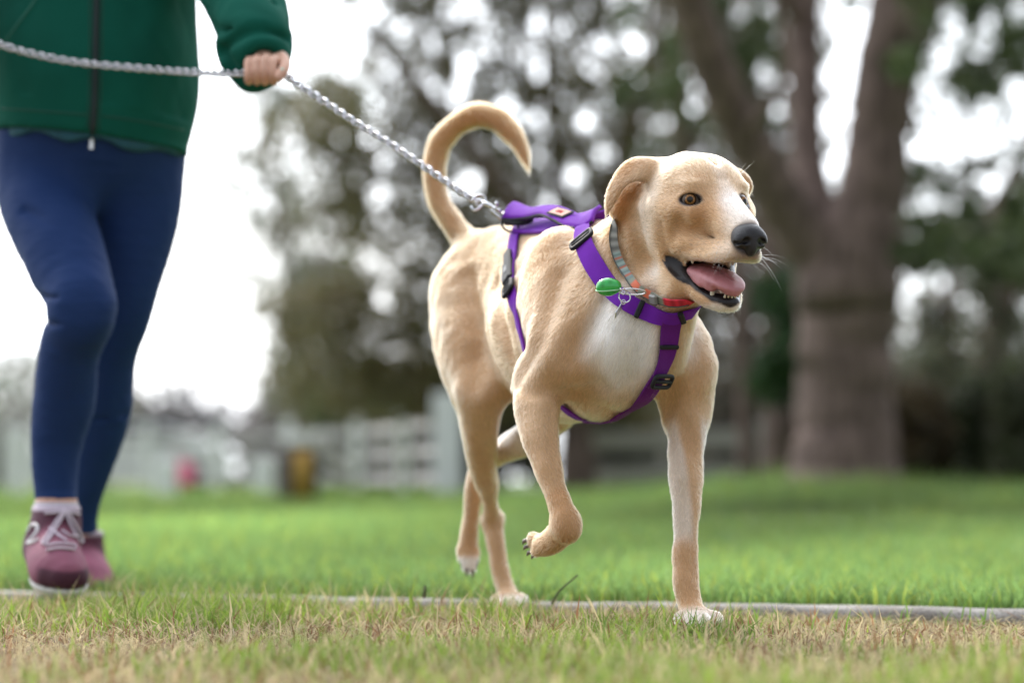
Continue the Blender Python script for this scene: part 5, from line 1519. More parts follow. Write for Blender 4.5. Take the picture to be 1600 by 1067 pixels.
def build_dog():
    fld = build_dog_field(0.0027)
    carve_creases(fld)
    fld.A += 0.0026
    V, Q = fld.mesh(2)
    V[:, 2] = np.maximum(V[:, 2], 0.002)
    N = vnormals(V, Q)
    # loose skin, muscle and a hint of the ribs
    hd = np.linalg.norm(V - HE, axis=1)
    b_ = (V - BO) @ BAX.T
    amt = 0.35 + 0.65 * sstep(hd, 0.12, 0.22)
    flank = blob(V, B(-0.09, 0.09, 0.45), (0.12, 0.06, 0.085), BAX, 0.35)
    ribs = np.sin((b_[:, 0] + 0.35 * (b_[:, 2] - 0.45)) * 2 * np.pi / 0.030) * flank * 0.00035
    V = V + N * ((vnoise(V, 38, 61, 2) * 0.0022 + vnoise(V, 95, 62, 2) * 0.0010) * amt + ribs)[:, None]
    N = vnormals(V, Q)
    col, bare = dog_colour(V, N)
    root = empty('dog', (BO[0], BO[1], 0))
    tag(root, 'tan and white dog trotting on the grass in a purple harness, mouth open', 'dog')
    skin = mat_attr('dog_skin', rough=0.55, spec=0.35, bump=0.25, bump_scale=700, dist=0.0015)
    body = mesh('body', V, Q, skin, True, col, root, 1 - bare)
    sn, sl_ = skin.node_tree.nodes, skin.node_tree.links
    mr = sn.new('ShaderNodeMapRange'); mr.inputs['To Min'].default_value = 0.22; mr.inputs['To Max'].default_value = 0.75
    sl_.new([q for q in sn if q.type == 'ATTRIBUTE'][0].outputs['Alpha'], mr.inputs['Value']); sl_.new(mr.outputs['Result'], sn['Principled BSDF'].inputs['Roughness'])
    # ---- fur
    pts = np.vstack([x[0] for x in FLOW]); dirs = np.vstack([x[1] for x in FLOW])
    lens = np.concatenate([np.full(len(x[0]), x[2]) for x in FLOW])
    D = np.zeros_like(V); L = np.zeros(len(V)); W = np.zeros(len(V))
    for i in range(len(pts)):
        w = np.exp(-((V - pts[i]) ** 2).sum(1) / (2 * 0.030 ** 2)) + 1e-12
        D += w[:, None] * dirs[i]; L += w * lens[i]; W += w
    L /= W
    L = np.clip(L * 0.72, 0.0045, 0.0145)
    D += np.array([0, 0, -0.12]) * W[:, None] * 0.5
    nf = FUR_COUNT
    tri = np.vstack([Q[:, [0, 1, 2]], Q[:, [0, 2, 3]]])
    ar = 0.5 * np.linalg.norm(np.cross(V[tri[:, 1]] - V[tri[:, 0]], V[tri[:, 2]] - V[tri[:, 0]]), axis=1)
    ar *= 1 + 1.2 * np.exp(-((V[tri[:, 0]] - HE) ** 2).sum(1) / (2 * 0.11 ** 2))
    pick = rng.choice(len(tri), nf, p=ar / ar.sum())
    u = rng.random((nf, 2)); fl = u.sum(1) > 1; u[fl] = 1 - u[fl]
    t = tri[pick]; w0 = 1 - u.sum(1)
    mixv = lambda X: X[t[:, 0]] * (w0[:, None] if X.ndim > 1 else w0) + X[t[:, 1]] * (u[:, :1] if X.ndim > 1 else u[:, 0]) + X[t[:, 2]] * (u[:, 1:] if X.ndim > 1 else u[:, 1])
    p, n, d, l, c, b = mixv(V), mixv(N), mixv(D), mixv(L), mixv(col), mixv(bare)
    keep = (rng.random(nf) > b * 1.8) & (p[:, 2] > 0.004)
    p, n, d, l, c = p[keep], n[keep], d[keep], l[keep], c[keep]
    d = d / np.maximum(np.linalg.norm(d, axis=1, keepdims=True), 1e-9)
    # locks: neighbouring hairs share a swerve
    sw = np.stack([vnoise(p, 95, 11, 2), vnoise(p, 95, 12, 2), vnoise(p, 95, 13, 2)], 1)
    d = d + 0.28 * sw + rng.normal(0, 0.16, p.shape)
    d = d - n * (d * n).sum(1, keepdims=True)
    d /= np.maximum(np.linalg.norm(d, axis=1, keepdims=True), 1e-9)
    l = l * rng.uniform(0.6, 1.25, len(p))
    lift = rng.uniform(0.15, 0.45, len(p))[:, None]
    mid = p + (d * 0.5 + n * lift * 0.55) * l[:, None]
    tip = p + (d * 0.96 + n * lift * 0.75 + np.array([0, 0, -0.08])) * l[:, None]
    along = (p * d).sum(1, keepdims=True) * d
    st = vnoise(p + along * -0.75, 420, 21, 2)
    c = np.clip(c * np.exp(rng.normal(0.0, 0.12, (len(p), 1)) + 0.16 * st[:, None] + 0.06 * vnoise(p, 60, 22, 2)[:, None]), 0.005, 0.95)
    fm, fn, fl_, fb = mat_new('fur')
    fn.remove(fb)
    hb = fn.new('ShaderNodeBsdfHairPrincipled')
    hb.parametrization = 'COLOR'
    hb.inputs['Roughness'].default_value = 0.42
    hb.inputs['Radial Roughness'].default_value = 0.55
    hb.inputs['Coat'].default_value = 0.0
    hb.inputs['IOR'].default_value = 1.36
    at_ = fn.new('ShaderNodeAttribute'); at_.attribute_name = 'Col'
    fl_.new(at_.outputs['Color'], hb.inputs['Color'])
    fl_.new(hb.outputs['BSDF'], fn['Material Output'].inputs['Surface'])
    r = np.full(len(p), 0.00021) * rng.uniform(0.7, 1.3, len(p))
    fur = hair('fur', p, mid, tip, r, fm, c, root); tag(fur, kind='stuff')
    # whiskers
    ro, mi, ti = [], [], []
    for s in (1, -1):
        for k in range(14):
            o = Hd(rng.uniform(0.04, 0.088), rng.uniform(0.02, 0.032) * s, rng.uniform(-0.088, -0.055))
            dd = unit(HF * rng.uniform(0.2, 0.9) + HR * s * rng.uniform(0.2, 0.8) + HU * rng.uniform(-0.8, 0.25))
            ln = rng.uniform(0.018, 0.045)
            ro.append(o); mi.append(o + dd * ln * 0.55); ti.append(o + dd * ln - HU * ln * 0.16)
        for k in range(2):
            o = Hd(-0.008 - 0.004 * k, (0.03 + 0.004 * k) * s, 0.03)
            dd = unit(HF * 0.5 + HU * rng.uniform(0.6, 1.0) + HR * s * rng.uniform(0.2, 0.6))
            ln = rng.uniform(0.02, 0.04)
            ro.append(o); mi.append(o + dd * ln * 0.5); ti.append(o + dd * ln)
    for k in range(26):
        o = Hd(rng.uniform(0.0, 0.045), rng.uniform(-0.02, 0.02), -0.146)
        dd = unit(HF * rng.uniform(-0.1, 0.6) - HU + HR * rng.uniform(-0.5, 0.5))
        ln = rng.uniform(0.006, 0.016)
        ro.append(o); mi.append(o + dd * ln * 0.5); ti.append(o + dd * ln)
    n_ = len(ro)
    wk = hair('whiskers', np.array(ro), np.array(mi), np.array(ti), np.full(n_, 0.00010), fm, np.full((n_, 3), 0.62), root)
    tag(wk, kind='stuff')
    # ---- nose
    f = Field(Hd(0.093, 0, -0.052) - 0.045, Hd(0.093, 0, -0.052) + 0.045, 0.0009)
    f.ell(Hd(0.090, 0, -0.050), (0.0190, 0.0225, 0.0170), HAX, k=0.005)
    for s in (1, -1):
        f.ell(Hd(0.095, 0.0130 * s, -0.056), (0.0145, 0.0115, 0.0120), HAX, k=0.006)
    f.ell(Hd(0.099, 0, -0.064), (0.010, 0.009, 0.014), HAX, k=0.006)
    for s in (1, -1):
        f.chain([Hd(0.114, 0.0085 * s, -0.0575), Hd(0.105, 0.0130 * s, -0.0580), Hd(0.096, 0.0245 * s, -0.0620)], [0.0046, 0.0042, 0.0016], k=0.003, op='s')
    f.chain([Hd(0.113, 0, -0.056), Hd(0.111, 0, -0.080)], [0.0010, 0.0010], k=0.002, op='s')
    Vn, Qn = f.mesh(1)
    nm, nn, nl, nb = mat_new('nose_leather')
    nb.inputs['Base Color'].default_value = (0.012, 0.011, 0.014, 1)
    nb.inputs['Roughness'].default_value = 0.36
    tc = nn.new('ShaderNodeTexCoord'); vo = nn.new('ShaderNodeTexVoronoi'); vo.inputs['Scale'].default_value = 620
    bp = nn.new('ShaderNodeBump'); bp.inputs['Strength'].default_value = 0.6; bp.inputs['Distance'].default_value = 0.0008
    nl.new(tc.outputs['Object'], vo.inputs['Vector']); nl.new(vo.outputs['Distance'], bp.inputs['Height']); nl.new(bp.outputs['Normal'], nb.inputs['Normal'])
    mesh('nose', Vn, Qn, nm, True, None, root)
    # ---- eyes
    em = mat_attr('eye', rough=0.06, spec=0.35)
    em.node_tree.nodes['Principled BSDF'].inputs['Coat Weight'].default_value = 0.35
    for s in (1, -1):
        c0 = Hd(EYE_F[s], EYE_R[s] * s, -0.003)
        g = unit(HF * (0.86 if s == 1 else 0.93) + HR * (0.52 if s == 1 else -0.36) * s * (1 if s == 1 else -1) + HU * 0.02)
        bm = bmesh.new(); bmesh.ops.create_uvsphere(bm, u_segments=48, v_segments=32, radius=0.0128)
        Ve = np.array([v.co[:] for v in bm.verts]); Fe = [tuple(v.index for v in fc.verts) for fc in bm.faces]; bm.free()
        z = Ve / np.linalg.norm(Ve, axis=1, keepdims=True)
        rot = np.array(Vector((0, 0, 1)).rotation_difference(Vector(g)).to_matrix())
        ang = np.degrees(np.arccos(np.clip(z[:, 2], -1, 1)))
        ce = np.tile([0.30, 0.24, 0.20], (len(Ve), 1))
        az = np.arctan2(z[:, 1], z[:, 0])
        iris = np.array([0.38, 0.17, 0.040])[None] * (0.75 + 0.35 * np.sin(az * 17) * np.sin(az * 7 + 1) + 0.2 * np.cos(az * 29))[:, None] * (1.5 - ang / 55)[:, None]
        mi_ = 1 - sstep(ang, 36, 40)
        ce = blend(ce, mi_, [0, 0, 0]) + iris * mi_[:, None]
        ce = blend(ce, sstep(ang, 31, 36) * (1 - sstep(ang, 40, 46)), [0.02, 0.014, 0.01])
        ce = blend(ce, 1 - sstep(ang, 18, 21), [0.002, 0.002, 0.002])
        Vw = c0 + Ve @ rot.T + g * 0.0008 * mi_[:, None]
        mesh('eye', Vw, Fe, em, True, np.clip(ce, 0, 1), root)
    # ---- tongue
    f = Field(Hd(0.0, 0, -0.11) - 0.10, Hd(0.0, 0, -0.11) + 0.10, 0.0016)
    f.chain([Hd(-0.060, 0, -0.100), Hd(-0.020, 0.002, -0.098), Hd(0.020, 0.003, -0.104), Hd(0.042, 0.002, -0.115), Hd(0.051, 0.000, -0.127)],
            [0.024, 0.030, 0.029, 0.024, 0.012], k=0.004, sq=(unit(HU + 0.25 * HF), 4.2))
    f.chain([Hd(-0.015, 0.029, -0.103), Hd(0.015, 0.029, -0.112), Hd(0.035, 0.022, -0.121)], [0.005, 0.007, 0.005], k=0.01)
    f.chain([Hd(-0.05, 0.002, -0.0925), Hd(0.02, 0.003, -0.097), Hd(0.050, 0.002, -0.110)], [0.0022, 0.0022, 0.0015], k=0.004, op='s')
    Vt, Qt = f.mesh(2)
    Vt += vnormals(Vt, Qt) * (vnoise(Vt, 240, 4, 2) * 0.0007)[:, None]
    tm = mat_plain('tongue', (0.50, 0.20, 0.22), 0.32, noise_scale=60, noise_amt=0.18, bump=0.3, bump_scale=900)
    tm.node_tree.nodes['Principled BSDF'].inputs['Subsurface Weight'].default_value = 0.15
    tm.node_tree.nodes['Principled BSDF'].inputs['Subsurface Radius'].default_value = (0.01, 0.004, 0.003)
    mesh('tongue', Vt, Qt, tm, True, None, root)
    # ---- teeth
    ivory = mat_plain('ivory', (0.72, 0.66, 0.54), 0.25, noise_scale=90, noise_amt=0.12)
    def tooth(base, tip, r0):
        t_ = np.linspace(0, 1, 6)
        MB().tube([np.asarray(base) + (np.asarray(tip) - base) * k for k in t_], r0 * np.sqrt(np.maximum(1 - t_, 0.02)), 8).build('tooth', ivory, root)
    tooth(Hd(0.030, 0.0185, -0.133), Hd(0.036, 0.0205, -0.108), 0.0036)
    tooth(Hd(0.030, -0.0185, -0.133), Hd(0.036, -0.0205, -0.108), 0.0036)
    for k in range(4):
        tooth(Hd(0.045, -0.008 + 0.0052 * k, -0.133), Hd(0.049, -0.008 + 0.0052 * k, -0.1255), 0.0019)
    for k, (ff, rr, dz) in enumerate(((-0.022, 0.034, 0.011), (-0.006, 0.031, 0.009), (0.010, 0.027, 0.006))):
        tooth(Hd(ff, rr, -0.078), Hd(ff - 0.001, rr, -0.080 - dz), 0.0042)
        tooth(Hd(ff, -rr, -0.078), Hd(ff - 0.001, -rr, -0.080 - dz), 0.0042)
    # ---- claws
    horn = mat_plain('claw', (0.16, 0.12, 0.095), 0.4)
    for (qx, qy, qY) in ((1065, 976, 3.300), (1083, 981, 3.280), (1104, 980, 3.280), (1122, 975, 3.300)):
        a = at(qx, qy, qY)
        MB().tube([a + [0, 0.006, 0.002], a + [0.001, -0.006, 0.0], a + [0.001, -0.012, -0.006]], [0.0034, 0.0028, 0.0010], 8).build('claw', horn, root)
    for (qx, qy, qY) in ((836, 866, 3.425), (829, 861, 3.436), (824, 852, 3.438), (822, 843, 3.435)):
        a = at(qx, qy, qY)
        MB().tube([a + [0.004, -0.004, 0.0], a + [-0.003, 0.004, -0.002], a + [-0.005, 0.010, -0.006]], [0.0034, 0.0028, 0.0010], 8).build('claw', horn, root)
    for (qx, qy, qY) in ((721, 878, 3.97), (729, 893, 3.955), (739, 895, 3.955), (745, 880, 3.97)):
        a = at(qx, qy, qY)
        MB().tube([a + [0, 0, 0.005], a, a + [0, -0.004, -0.008]], [0.0032, 0.0028, 0.0010], 8).build('claw', horn, root)
    return root, fld, (V, Q, N)

FUR_COUNT = 420000
dog, dog_field, dog_surf = build_dog()
# ================================================================== harness, collar, leash
DV, DQ, DN = dog_surf
DT = bvh(DV, DQ)

def snap(p, n, off, depth=0.03):
    """drop a point onto the dog's coat along -n and lift it by off"""
    o = Vector(p + n * depth)
    q, nn, i, d = DT.ray_cast(o, Vector(-n), depth * 2.2)
    if q is None:
        return p
    return np.array(q) + n * off

def dog_hits(pts, n, off=0.0):
    P3, N3 = [], []
    for (px, py) in catmull(np.array(pts, float), n):
        p, nn = hit(DT, px, py, off)
        if p is not None: P3.append(p); N3.append(nn)
    return np.array(P3), np.array(N3)

def smooth_path(P3, it=3, closed=False):
    P3 = P3.copy()
    for _ in range(it):
        if closed:
            P3 = (np.roll(P3, 1, 0) + 2 * P3 + np.roll(P3, -1, 0)) / 4
        else:
            P3[1:-1] = (P3[:-2] + 2 * P3[1:-1] + P3[2:]) / 4
    return P3

def ribbon(name, P3, N3, width, mat, parent, off=0.004, thick=0.0018, closed=False, col=None, across=5, fit=None):
    """webbing that lies on the coat: a closed section swept along P3"""
    n = len(P3)
    w = np.broadcast_to(np.asarray(width, float), (n,))
    T_ = (np.roll(P3, -1, 0) - np.roll(P3, 1, 0)) if closed else np.gradient(P3, axis=0)
    T_ /= np.maximum(np.linalg.norm(T_, axis=1, keepdims=True), 1e-9)
    N3 = N3 - T_ * (N3 * T_).sum(1, keepdims=True); N3 /= np.maximum(np.linalg.norm(N3, axis=1, keepdims=True), 1e-9)
    S = np.cross(N3, T_)
    ts = np.linspace(-0.5, 0.5, across)
    top = np.zeros((n, across, 3))
    for k, t in enumerate(ts):
        for i in range(n):
            q = P3[i] + S[i] * (t * w[i])
            top[i, k] = snap(q, N3[i], off) if (fit is None or fit[i]) else q + N3[i] * off
    for _ in range(2):
        if closed: top = (np.roll(top, 1, 0) + 2 * top + np.roll(top, -1, 0)) / 4
        else: top[1:-1] = (top[:-2] + 2 * top[1:-1] + top[2:]) / 4
        mid = top.copy(); mid[:, 1:-1] = (top[:, :-2] + 2 * top[:, 1:-1] + top[:, 2:]) / 4; top = mid
    # a strap is stiff: it bridges hollows
    V = np.concatenate([top + N3[:, None] * thick, (top - N3[:, None] * thick)[:, ::-1]], 1)
    m = 2 * across
    V = V.reshape(-1, 3)
    F = []
    for i in range(n if closed else n - 1):
        j = (i + 1) % n
        for a in range(m):
            b = (a + 1) % m
            F.append((i * m + a, i * m + b, j * m + b, j * m + a))
    if not closed:
        F.append(tuple(range(m))); F.append(tuple((n - 1) * m + a for a in range(m))[::-1])
    c = None
    if col is not None: c = np.repeat(col, m, 0)
    o = mesh(name, V, F, mat, True, c, parent)
    bm = bmesh.new(); bm.from_mesh(o.data); bmesh.ops.recalc_face_normals(bm, faces=bm.faces)
    for e in bm.edges:
        if len(e.link_faces) == 2 and e.calc_face_angle(0) > 0.9: e.smooth = False
    bm.to_mesh(o.data); bm.free()
    return o

def mat_web(name, col, scale=900):
    m, n, l, b = mat_new(name)
    b.inputs['Base Color'].default_value = (*col, 1)
    b.inputs['Roughness'].default_value = 0.75
    b.inputs['Specular IOR Level'].default_value = 0.2
    tc = n.new('ShaderNodeTexCoord')
    a = n.new('ShaderNodeTexWave'); a.inputs['Scale'].default_value = scale * 0.35; a.inputs['Distortion'].default_value = 0.6
    t = n.new('ShaderNodeTexNoise'); t.inputs['Scale'].default_value = 35; t.inputs['Detail'].default_value = 4
    l.new(tc.outputs['Object'], a.inputs['Vector']); l.new(tc.outputs['Object'], t.inputs['Vector'])
    mx = n.new('ShaderNodeMix'); mx.data_type = 'RGBA'
    mx.inputs['A'].default_value = (*[c * 0.75 for c in col], 1); mx.inputs['B'].default_value = (*[min(1, c * 1.25) for c in col], 1)
    l.new(t.outputs['Fac'], mx.inputs['Factor']); l.new(mx.outputs['Result'], b.inputs['Base Color'])
    bp = n.new('ShaderNodeBump'); bp.inputs['Strength'].default_value = 0.5; bp.inputs['Distance'].default_value = 0.0006
    l.new(a.outputs['Fac'], bp.inputs['Height']); l.new(bp.outputs['Normal'], b.inputs['Normal'])
    return m

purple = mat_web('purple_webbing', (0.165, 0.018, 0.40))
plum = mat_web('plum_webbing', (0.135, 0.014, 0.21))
black_plastic = mat_plain('black_plastic', (0.013, 0.014, 0.018), 0.5, spec=0.3, noise_scale=200, noise_amt=0.2)
black_trim = mat_plain('black_trim', (0.014, 0.015, 0.020), 0.8)
chrome = mat_plain('chrome', (0.78, 0.79, 0.82), 0.18, 1.0)

def frame(name, P0, N0, T0, w, l, mat, parent, bar=0.003, off=0.007):
    """rectangular slider: rounded loop of bar stock with a middle bar, lying on a strap"""
    S0 = unit(np.cross(N0, T0)); c = P0 + N0 * off
    a = np.linspace(0, 2 * np.pi, 28, endpoint=False)
    sq = lambda t: np.sign(np.cos(t)) * abs(np.cos(t)) ** 0.35
    pts = [c + S0 * (w / 2) * np.sign(math.cos(t)) * abs(math.cos(t)) ** 0.35 + T0 * (l / 2) * np.sign(math.sin(t)) * abs(math.sin(t)) ** 0.35 for t in a]
    mb = MB().tube(pts, bar * 0.62, 8, closed=True)
    mb.tube([c - S0 * w / 2, c + S0 * w / 2], bar * 0.6, 8)
    return mb.build(name, mat, parent)

def build_harness():
    root = empty('dog_harness', (BO[0], BO[1], 0.6))
    tag(root, 'purple webbing harness with black buckles worn by the dog', 'harness')
    # ---- neck loop
    vis = [(911, 357), (913, 375), (922, 400), (938, 428), (958, 455), (982, 475), (1010, 488), (1040, 495), (1062, 492), (1080, 483)]
    P3, N3 = dog_hits(vis, 60)
    P3 = smooth_path(P3, 6); N3 = smooth_path(N3, 10)
    hid = [P3[-1], at(1092, 458, 3.45), at(1062, 402, 3.51), at(1000, 352, 3.53), at(945, 340, 3.50), P3[0]]
    rp = catmull(np.array(hid), 36)[1:-1]
    rn = np.array([unit(q - at(985, 420, 3.44)) for q in rp])
    PA = smooth_path(np.vstack([P3, rp]), 5, True); NA = smooth_path(np.vstack([N3, rn]), 5, True)
    k = len(P3)
    w = np.concatenate([np.interp(np.linspace(0, 1, k), [0, 0.1, 0.3, 0.6, 1], [0.020, 0.028, 0.029, 0.024, 0.020]), np.full(len(rp), 0.024)])
    ribbon('neck_strap', PA, NA, w, purple, root, 0.0052, 0.0016, True, fit=[True] * k + [False] * len(rp))
    # ---- chest strap between the fore legs
    P3, N3 = dog_hits([(1052, 494), (1046, 512), (1040, 540), (1033, 572), (1022, 600), (1004, 622), (982, 640)], 44)
    P3 = smooth_path(P3, 6); N3 = smooth_path(N3, 10)
    e_ = (P3[-1] - BO) @ BAX.T
    under = [B(e_[0] - 0.02 - 0.055 * q, e_[1] * (1 - q / 5), 0.28) for q in range(3)]
    up_, un_ = [], []
    for q in catmull(np.array(under), 18):
        h_, n_, i_, d_ = DT.ray_cast(Vector(q - np.array([0, 0, 0.15])), Vector((0, 0, 1)))
        if h_ is not None and h_[2] > 0.22: up_.append(np.array(h_)); un_.append(np.array([0, 0, -1.0]))
    PB = smooth_path(np.vstack([P3] + ([np.array(up_)] if up_ else [])), 4); NB = smooth_path(np.vstack([N3] + ([np.array(un_)] if un_ else [])), 6)
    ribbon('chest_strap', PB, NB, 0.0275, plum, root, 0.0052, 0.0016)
    # ---- girth strap
    P3, N3 = dog_hits([(808, 362), (806, 375), (803, 400), (800, 440), (806, 470), (813, 500), (822, 532)], 40)
    P3 = smooth_path(P3, 6); N3 = smooth_path(N3, 10)
    bl = lambda q: (q - BO) @ BAX.T
    e0, e1 = bl(P3[-1]), bl(P3[0])
    zc = 0.45
    a0 = math.atan2(e0[2] - zc, e0[1]); a1 = math.atan2(e1[2] - zc, e1[1]) - 2 * math.pi
    rp, rn = [], []
    for t in np.linspace(0, 1, 52)[1:-1]:
        a = a0 + (a1 - a0) * t
        c_ = B(e0[0] + (e1[0] - e0[0]) * sstep(np.array(t), 0.35, 1.0), 0, zc); d_ = BR * math.cos(a) + BZ * math.sin(a)
        q_, n_, i_, ds = DT.ray_cast(Vector(c_), Vector(d_))
        rp.append(c_ + d_ * min(ds if q_ is not None else 0.12, 0.15)); rn.append(d_)
    rp, rn = np.array(rp), np.array(rn)
    PG = smooth_path(np.vstack([P3, rp]), 5, True); NG = smooth_path(np.vstack([N3, rn]), 5, True)
    ribbon('girth_strap', PG, NG, 0.0215, purple, root, 0.0050, 0.0016, True)
    # ---- saddle: a lower band on the back, a padded handle arching over it
    def sheet(name, near, far, mat, thick, n=40, parent=root, bulge=0.0):
        a = catmull(np.array([at(*q) for q in near]), n); b = catmull(np.array([at(*q) for q in far]), n)
        m = 7
        t = np.linspace(0, 1, m)[None, :, None]
        G = a[:, None] * (1 - t) + b[:, None] * t
        du = np.gradient(G, axis=0); dv = np.gradient(G, axis=1)
        nn = np.cross(du, dv); nn /= np.maximum(np.linalg.norm(nn, axis=2, keepdims=True), 1e-9)
        if nn[:, :, 2].mean() < 0: nn = -nn
        G = G + nn * (bulge * np.sin(np.pi * t))
        V = np.concatenate([(G + nn * thick / 2).reshape(-1, 3), (G - nn * thick / 2).reshape(-1, 3)])
        F = []; o = n * m
        for i in range(n - 1):
            for j in range(m - 1):
                q = i * m + j
                F.append((q, q + 1, q + m + 1, q + m)); F.append((o + q, o + q + m, o + q + m + 1, o + q + 1))
        for i in range(n - 1):
            q = i * m; F.append((q, q + m, o + q + m, o + q)); q += m - 1; F.append((q, o + q, o + q + m, q + m))
        for j in range(m - 1):
            F.append((j, o + j, o + j + 1, j + 1)); q = (n - 1) * m + j; F.append((q, q + 1, o + q + 1, o + q))
        ob = MB().add(V, F).build(name, mat, parent)
        return ob, a, b
    sheet('saddle_band', [(800, 361, 3.690), (820, 364, 3.655), (845, 363, 3.585), (880, 358, 3.485), (908, 356, 3.455), (925, 346, 3.450)],
          [(806, 346, 3.755), (826, 345, 3.73), (850, 343, 3.68), (884, 338, 3.60), (912, 334, 3.55), (930, 328, 3.53)], purple, 0.005)
    hs, near, far = sheet('handle', [(785, 342, 3.700), (800, 343, 3.685), (826, 340, 3.640), (844, 336, 3.585), (863, 343, 3.525), (884, 354, 3.478), (910, 357, 3.452), (926, 346, 3.445)],
          [(803, 317, 3.735), (812, 319, 3.725), (830, 326, 3.690), (852, 323, 3.640), (872, 323.5, 3.590), (893, 331, 3.545), (912, 338, 3.51), (939, 322, 3.49)], purple, 0.006, bulge=0.004)
    MB().tube(near, 0.0022, 8).build('piping', black_trim, hs)
    # black sheet standing in for the dark inside of the handle loop
    sheet('handle_dark_fill', [(787, 349, 3.700), (800, 351, 3.69), (815, 351, 3.675), (828, 345, 3.660)], [(786, 341, 3.707), (800, 342, 3.693), (815, 341, 3.678), (830, 339, 3.662)], black_trim, 0.012)
    # stitched patch with worn lettering
    HT = bvh([v.co[:] for v in hs.data.vertices], [p_.vertices[:] for p_ in hs.data.polygons])
    c4 = [hit(HT, *q, 0.0)[0] for q in ((861, 335), (868, 327), (891, 333.5), (884, 341.5))]
    fb = [at(859.5, 334.5, 3.575), at(867, 325, 3.600), at(892.5, 333, 3.540), at(884, 342.5, 3.512)]
    c4 = [a_ if a_ is not None else b_ for a_, b_ in zip(c4, fb)]
    cc = sum(c4) / 4
    ax = unit((c4[2] + c4[3]) / 2 - (c4[0] + c4[1]) / 2); ay = unit((c4[1] + c4[2]) / 2 - (c4[0] + c4[3]) / 2)
    pl_ = np.linalg.norm((c4[2] + c4[3]) / 2 - (c4[0] + c4[1]) / 2); pw_ = min(np.linalg.norm((c4[1] + c4[2]) / 2 - (c4[0] + c4[3]) / 2), 0.03)
    nz_ = unit(np.cross(ax, ay)); nz_ = nz_ if nz_[1] < 0 or nz_[2] > 0 else -nz_
    if nz_ @ unit(np.array([0, 0, CAM_H]) - cc) < 0: nz_ = -nz_
    ay = np.cross(nz_, ax); Aw = np.stack([ax, ay, nz_])
    cc = cc + nz_ * 0.0022
    pb = MB().box(cc, (pl_ * 1.12, pw_ * 1.15, 0.0022), Aw, 0.001).build('patch', black_trim, root, False)
    MB().box(cc + nz_ * 0.0012, (pl_ * 0.92, pw_ * 0.85, 0.0012), Aw, 0.0004).build('patch_face', mat_plain('patch_pink', (0.70, 0.42, 0.34), 0.8, noise_scale=400, noise_amt=0.2), pb, False)
    redm = mat_plain('patch_red', (0.62, 0.10, 0.09), 0.8)
    lt = MB()
    for k, (dx, strokes) in enumerate(((-0.0080, [((0, -1), (0, 1)), ((0, 0), (1, 1)), ((0, 0), (1, -1))]), (-0.0032, [((0, -1), (0, 1)), ((0, 1), (1, 1)), ((1, 1), (1, -1)), ((1, -1), (0, -1))]),
                                       (0.0016, [((0, -1), (0, 1)), ((0, 1), (1, -1)), ((1, -1), (1, 1))]), (0.0062, [((1, 1), (0, 1)), ((0, 1), (0, -1)), ((0, -1), (1, -1)), ((1, -1), (1, 0))]))):
        for (a, b) in strokes:
            pa = cc + nz_ * 0.0019 + ax * (dx + a[0] * 0.0030) + ay * (a[1] * 0.0034); pb_ = cc + nz_ * 0.0019 + ax * (dx + b[0] * 0.0030) + ay * (b[1] * 0.0034)
            lt.tube([pa, pb_], 0.00055, 5)
    lt.build('patch_lettering', redm, pb)
    # ---- D-ring under the handle
    a = np.linspace(0, 2 * np.pi, 30, endpoint=False)
    c = at(797, 350, 3.700); e1 = unit([0.85, -0.45, -0.25]); e2 = unit([0.15, 0.1, 1.0])
    MB().tube([c + e1 * 0.0150 * math.cos(t) + e2 * 0.0115 * math.sin(t) for t in a], 0.0019, 8, closed=True).build('d_ring', black_plastic, root)
    # ---- side release buckle on the girth
    p, n0 = hit(DT, 801, 430, 0.0); q, _ = hit(DT, 802, 402, 0.0); q2, _ = hit(DT, 803, 460, 0.0)
    t0 = unit(q2 - q); s0 = unit(np.cross(n0, t0)); n0 = np.cross(t0, s0); n0 = n0 if n0 @ unit(-p + [0, 0, CAM_H]) > 0 else -n0
    A = np.stack([s0, t0, n0])
    L = np.linalg.norm(q2 - q)
    c = (q + q2) / 2 + n0 * 0.0105
    MB().box(c - t0 * L * 0.02, (0.0225, L * 0.52, 0.010), A, 0.003).build('buckle', black_plastic, root, False)
    MB().box(c - t0 * L * 0.40, (0.0175, L * 0.30, 0.008), A, 0.003).build('buckle', black_plastic, root, False)
    b3 = frame('buckle', c + t0 * L * 0.42, n0, t0, 0.0225, 0.024, black_plastic, root, 0.0062, 0.000)
    MB().box(c + n0 * 0.0048 - t0 * 0.004, (0.0085, 0.019, 0.002), A, 0.0009).build('buckle_tongue', mat_plain('grey_plastic', (0.07, 0.075, 0.085), 0.35), root, False)
    MB().box(c - s0 * (0.0125 if s0[0] > 0 else -0.0125) + t0 * 0.002, (0.0012, 0.017, 0.0075), A).build('care_label', mat_plain('label_white', (0.7, 0.66, 0.68), 0.8), root, False)
    # ---- sliders and keepers
    def on_path(P_, N_, px, py):
        best = min(range(len(P_)), key=lambda i: (lambda v: (v[0] - px) ** 2 + (v[1] - py) ** 2)(proj(P_[i])))
        i0, i1 = max(best - 2, 0), min(best + 2, len(P_) - 1)
        return P_[best], unit(N_[best]), unit(P_[i1] - P_[i0])
    p_, n_, t_ = on_path(PA, NA, 914, 380); frame('slider', p_, n_, t_, 0.0365, 0.016, black_plastic, root, 0.0052, 0.0095)
    p_, n_, t_ = on_path(PB, NB, 1024, 588); frame('slider', p_, n_, t_, 0.0370, 0.018, black_plastic, root, 0.0050, 0.0115)
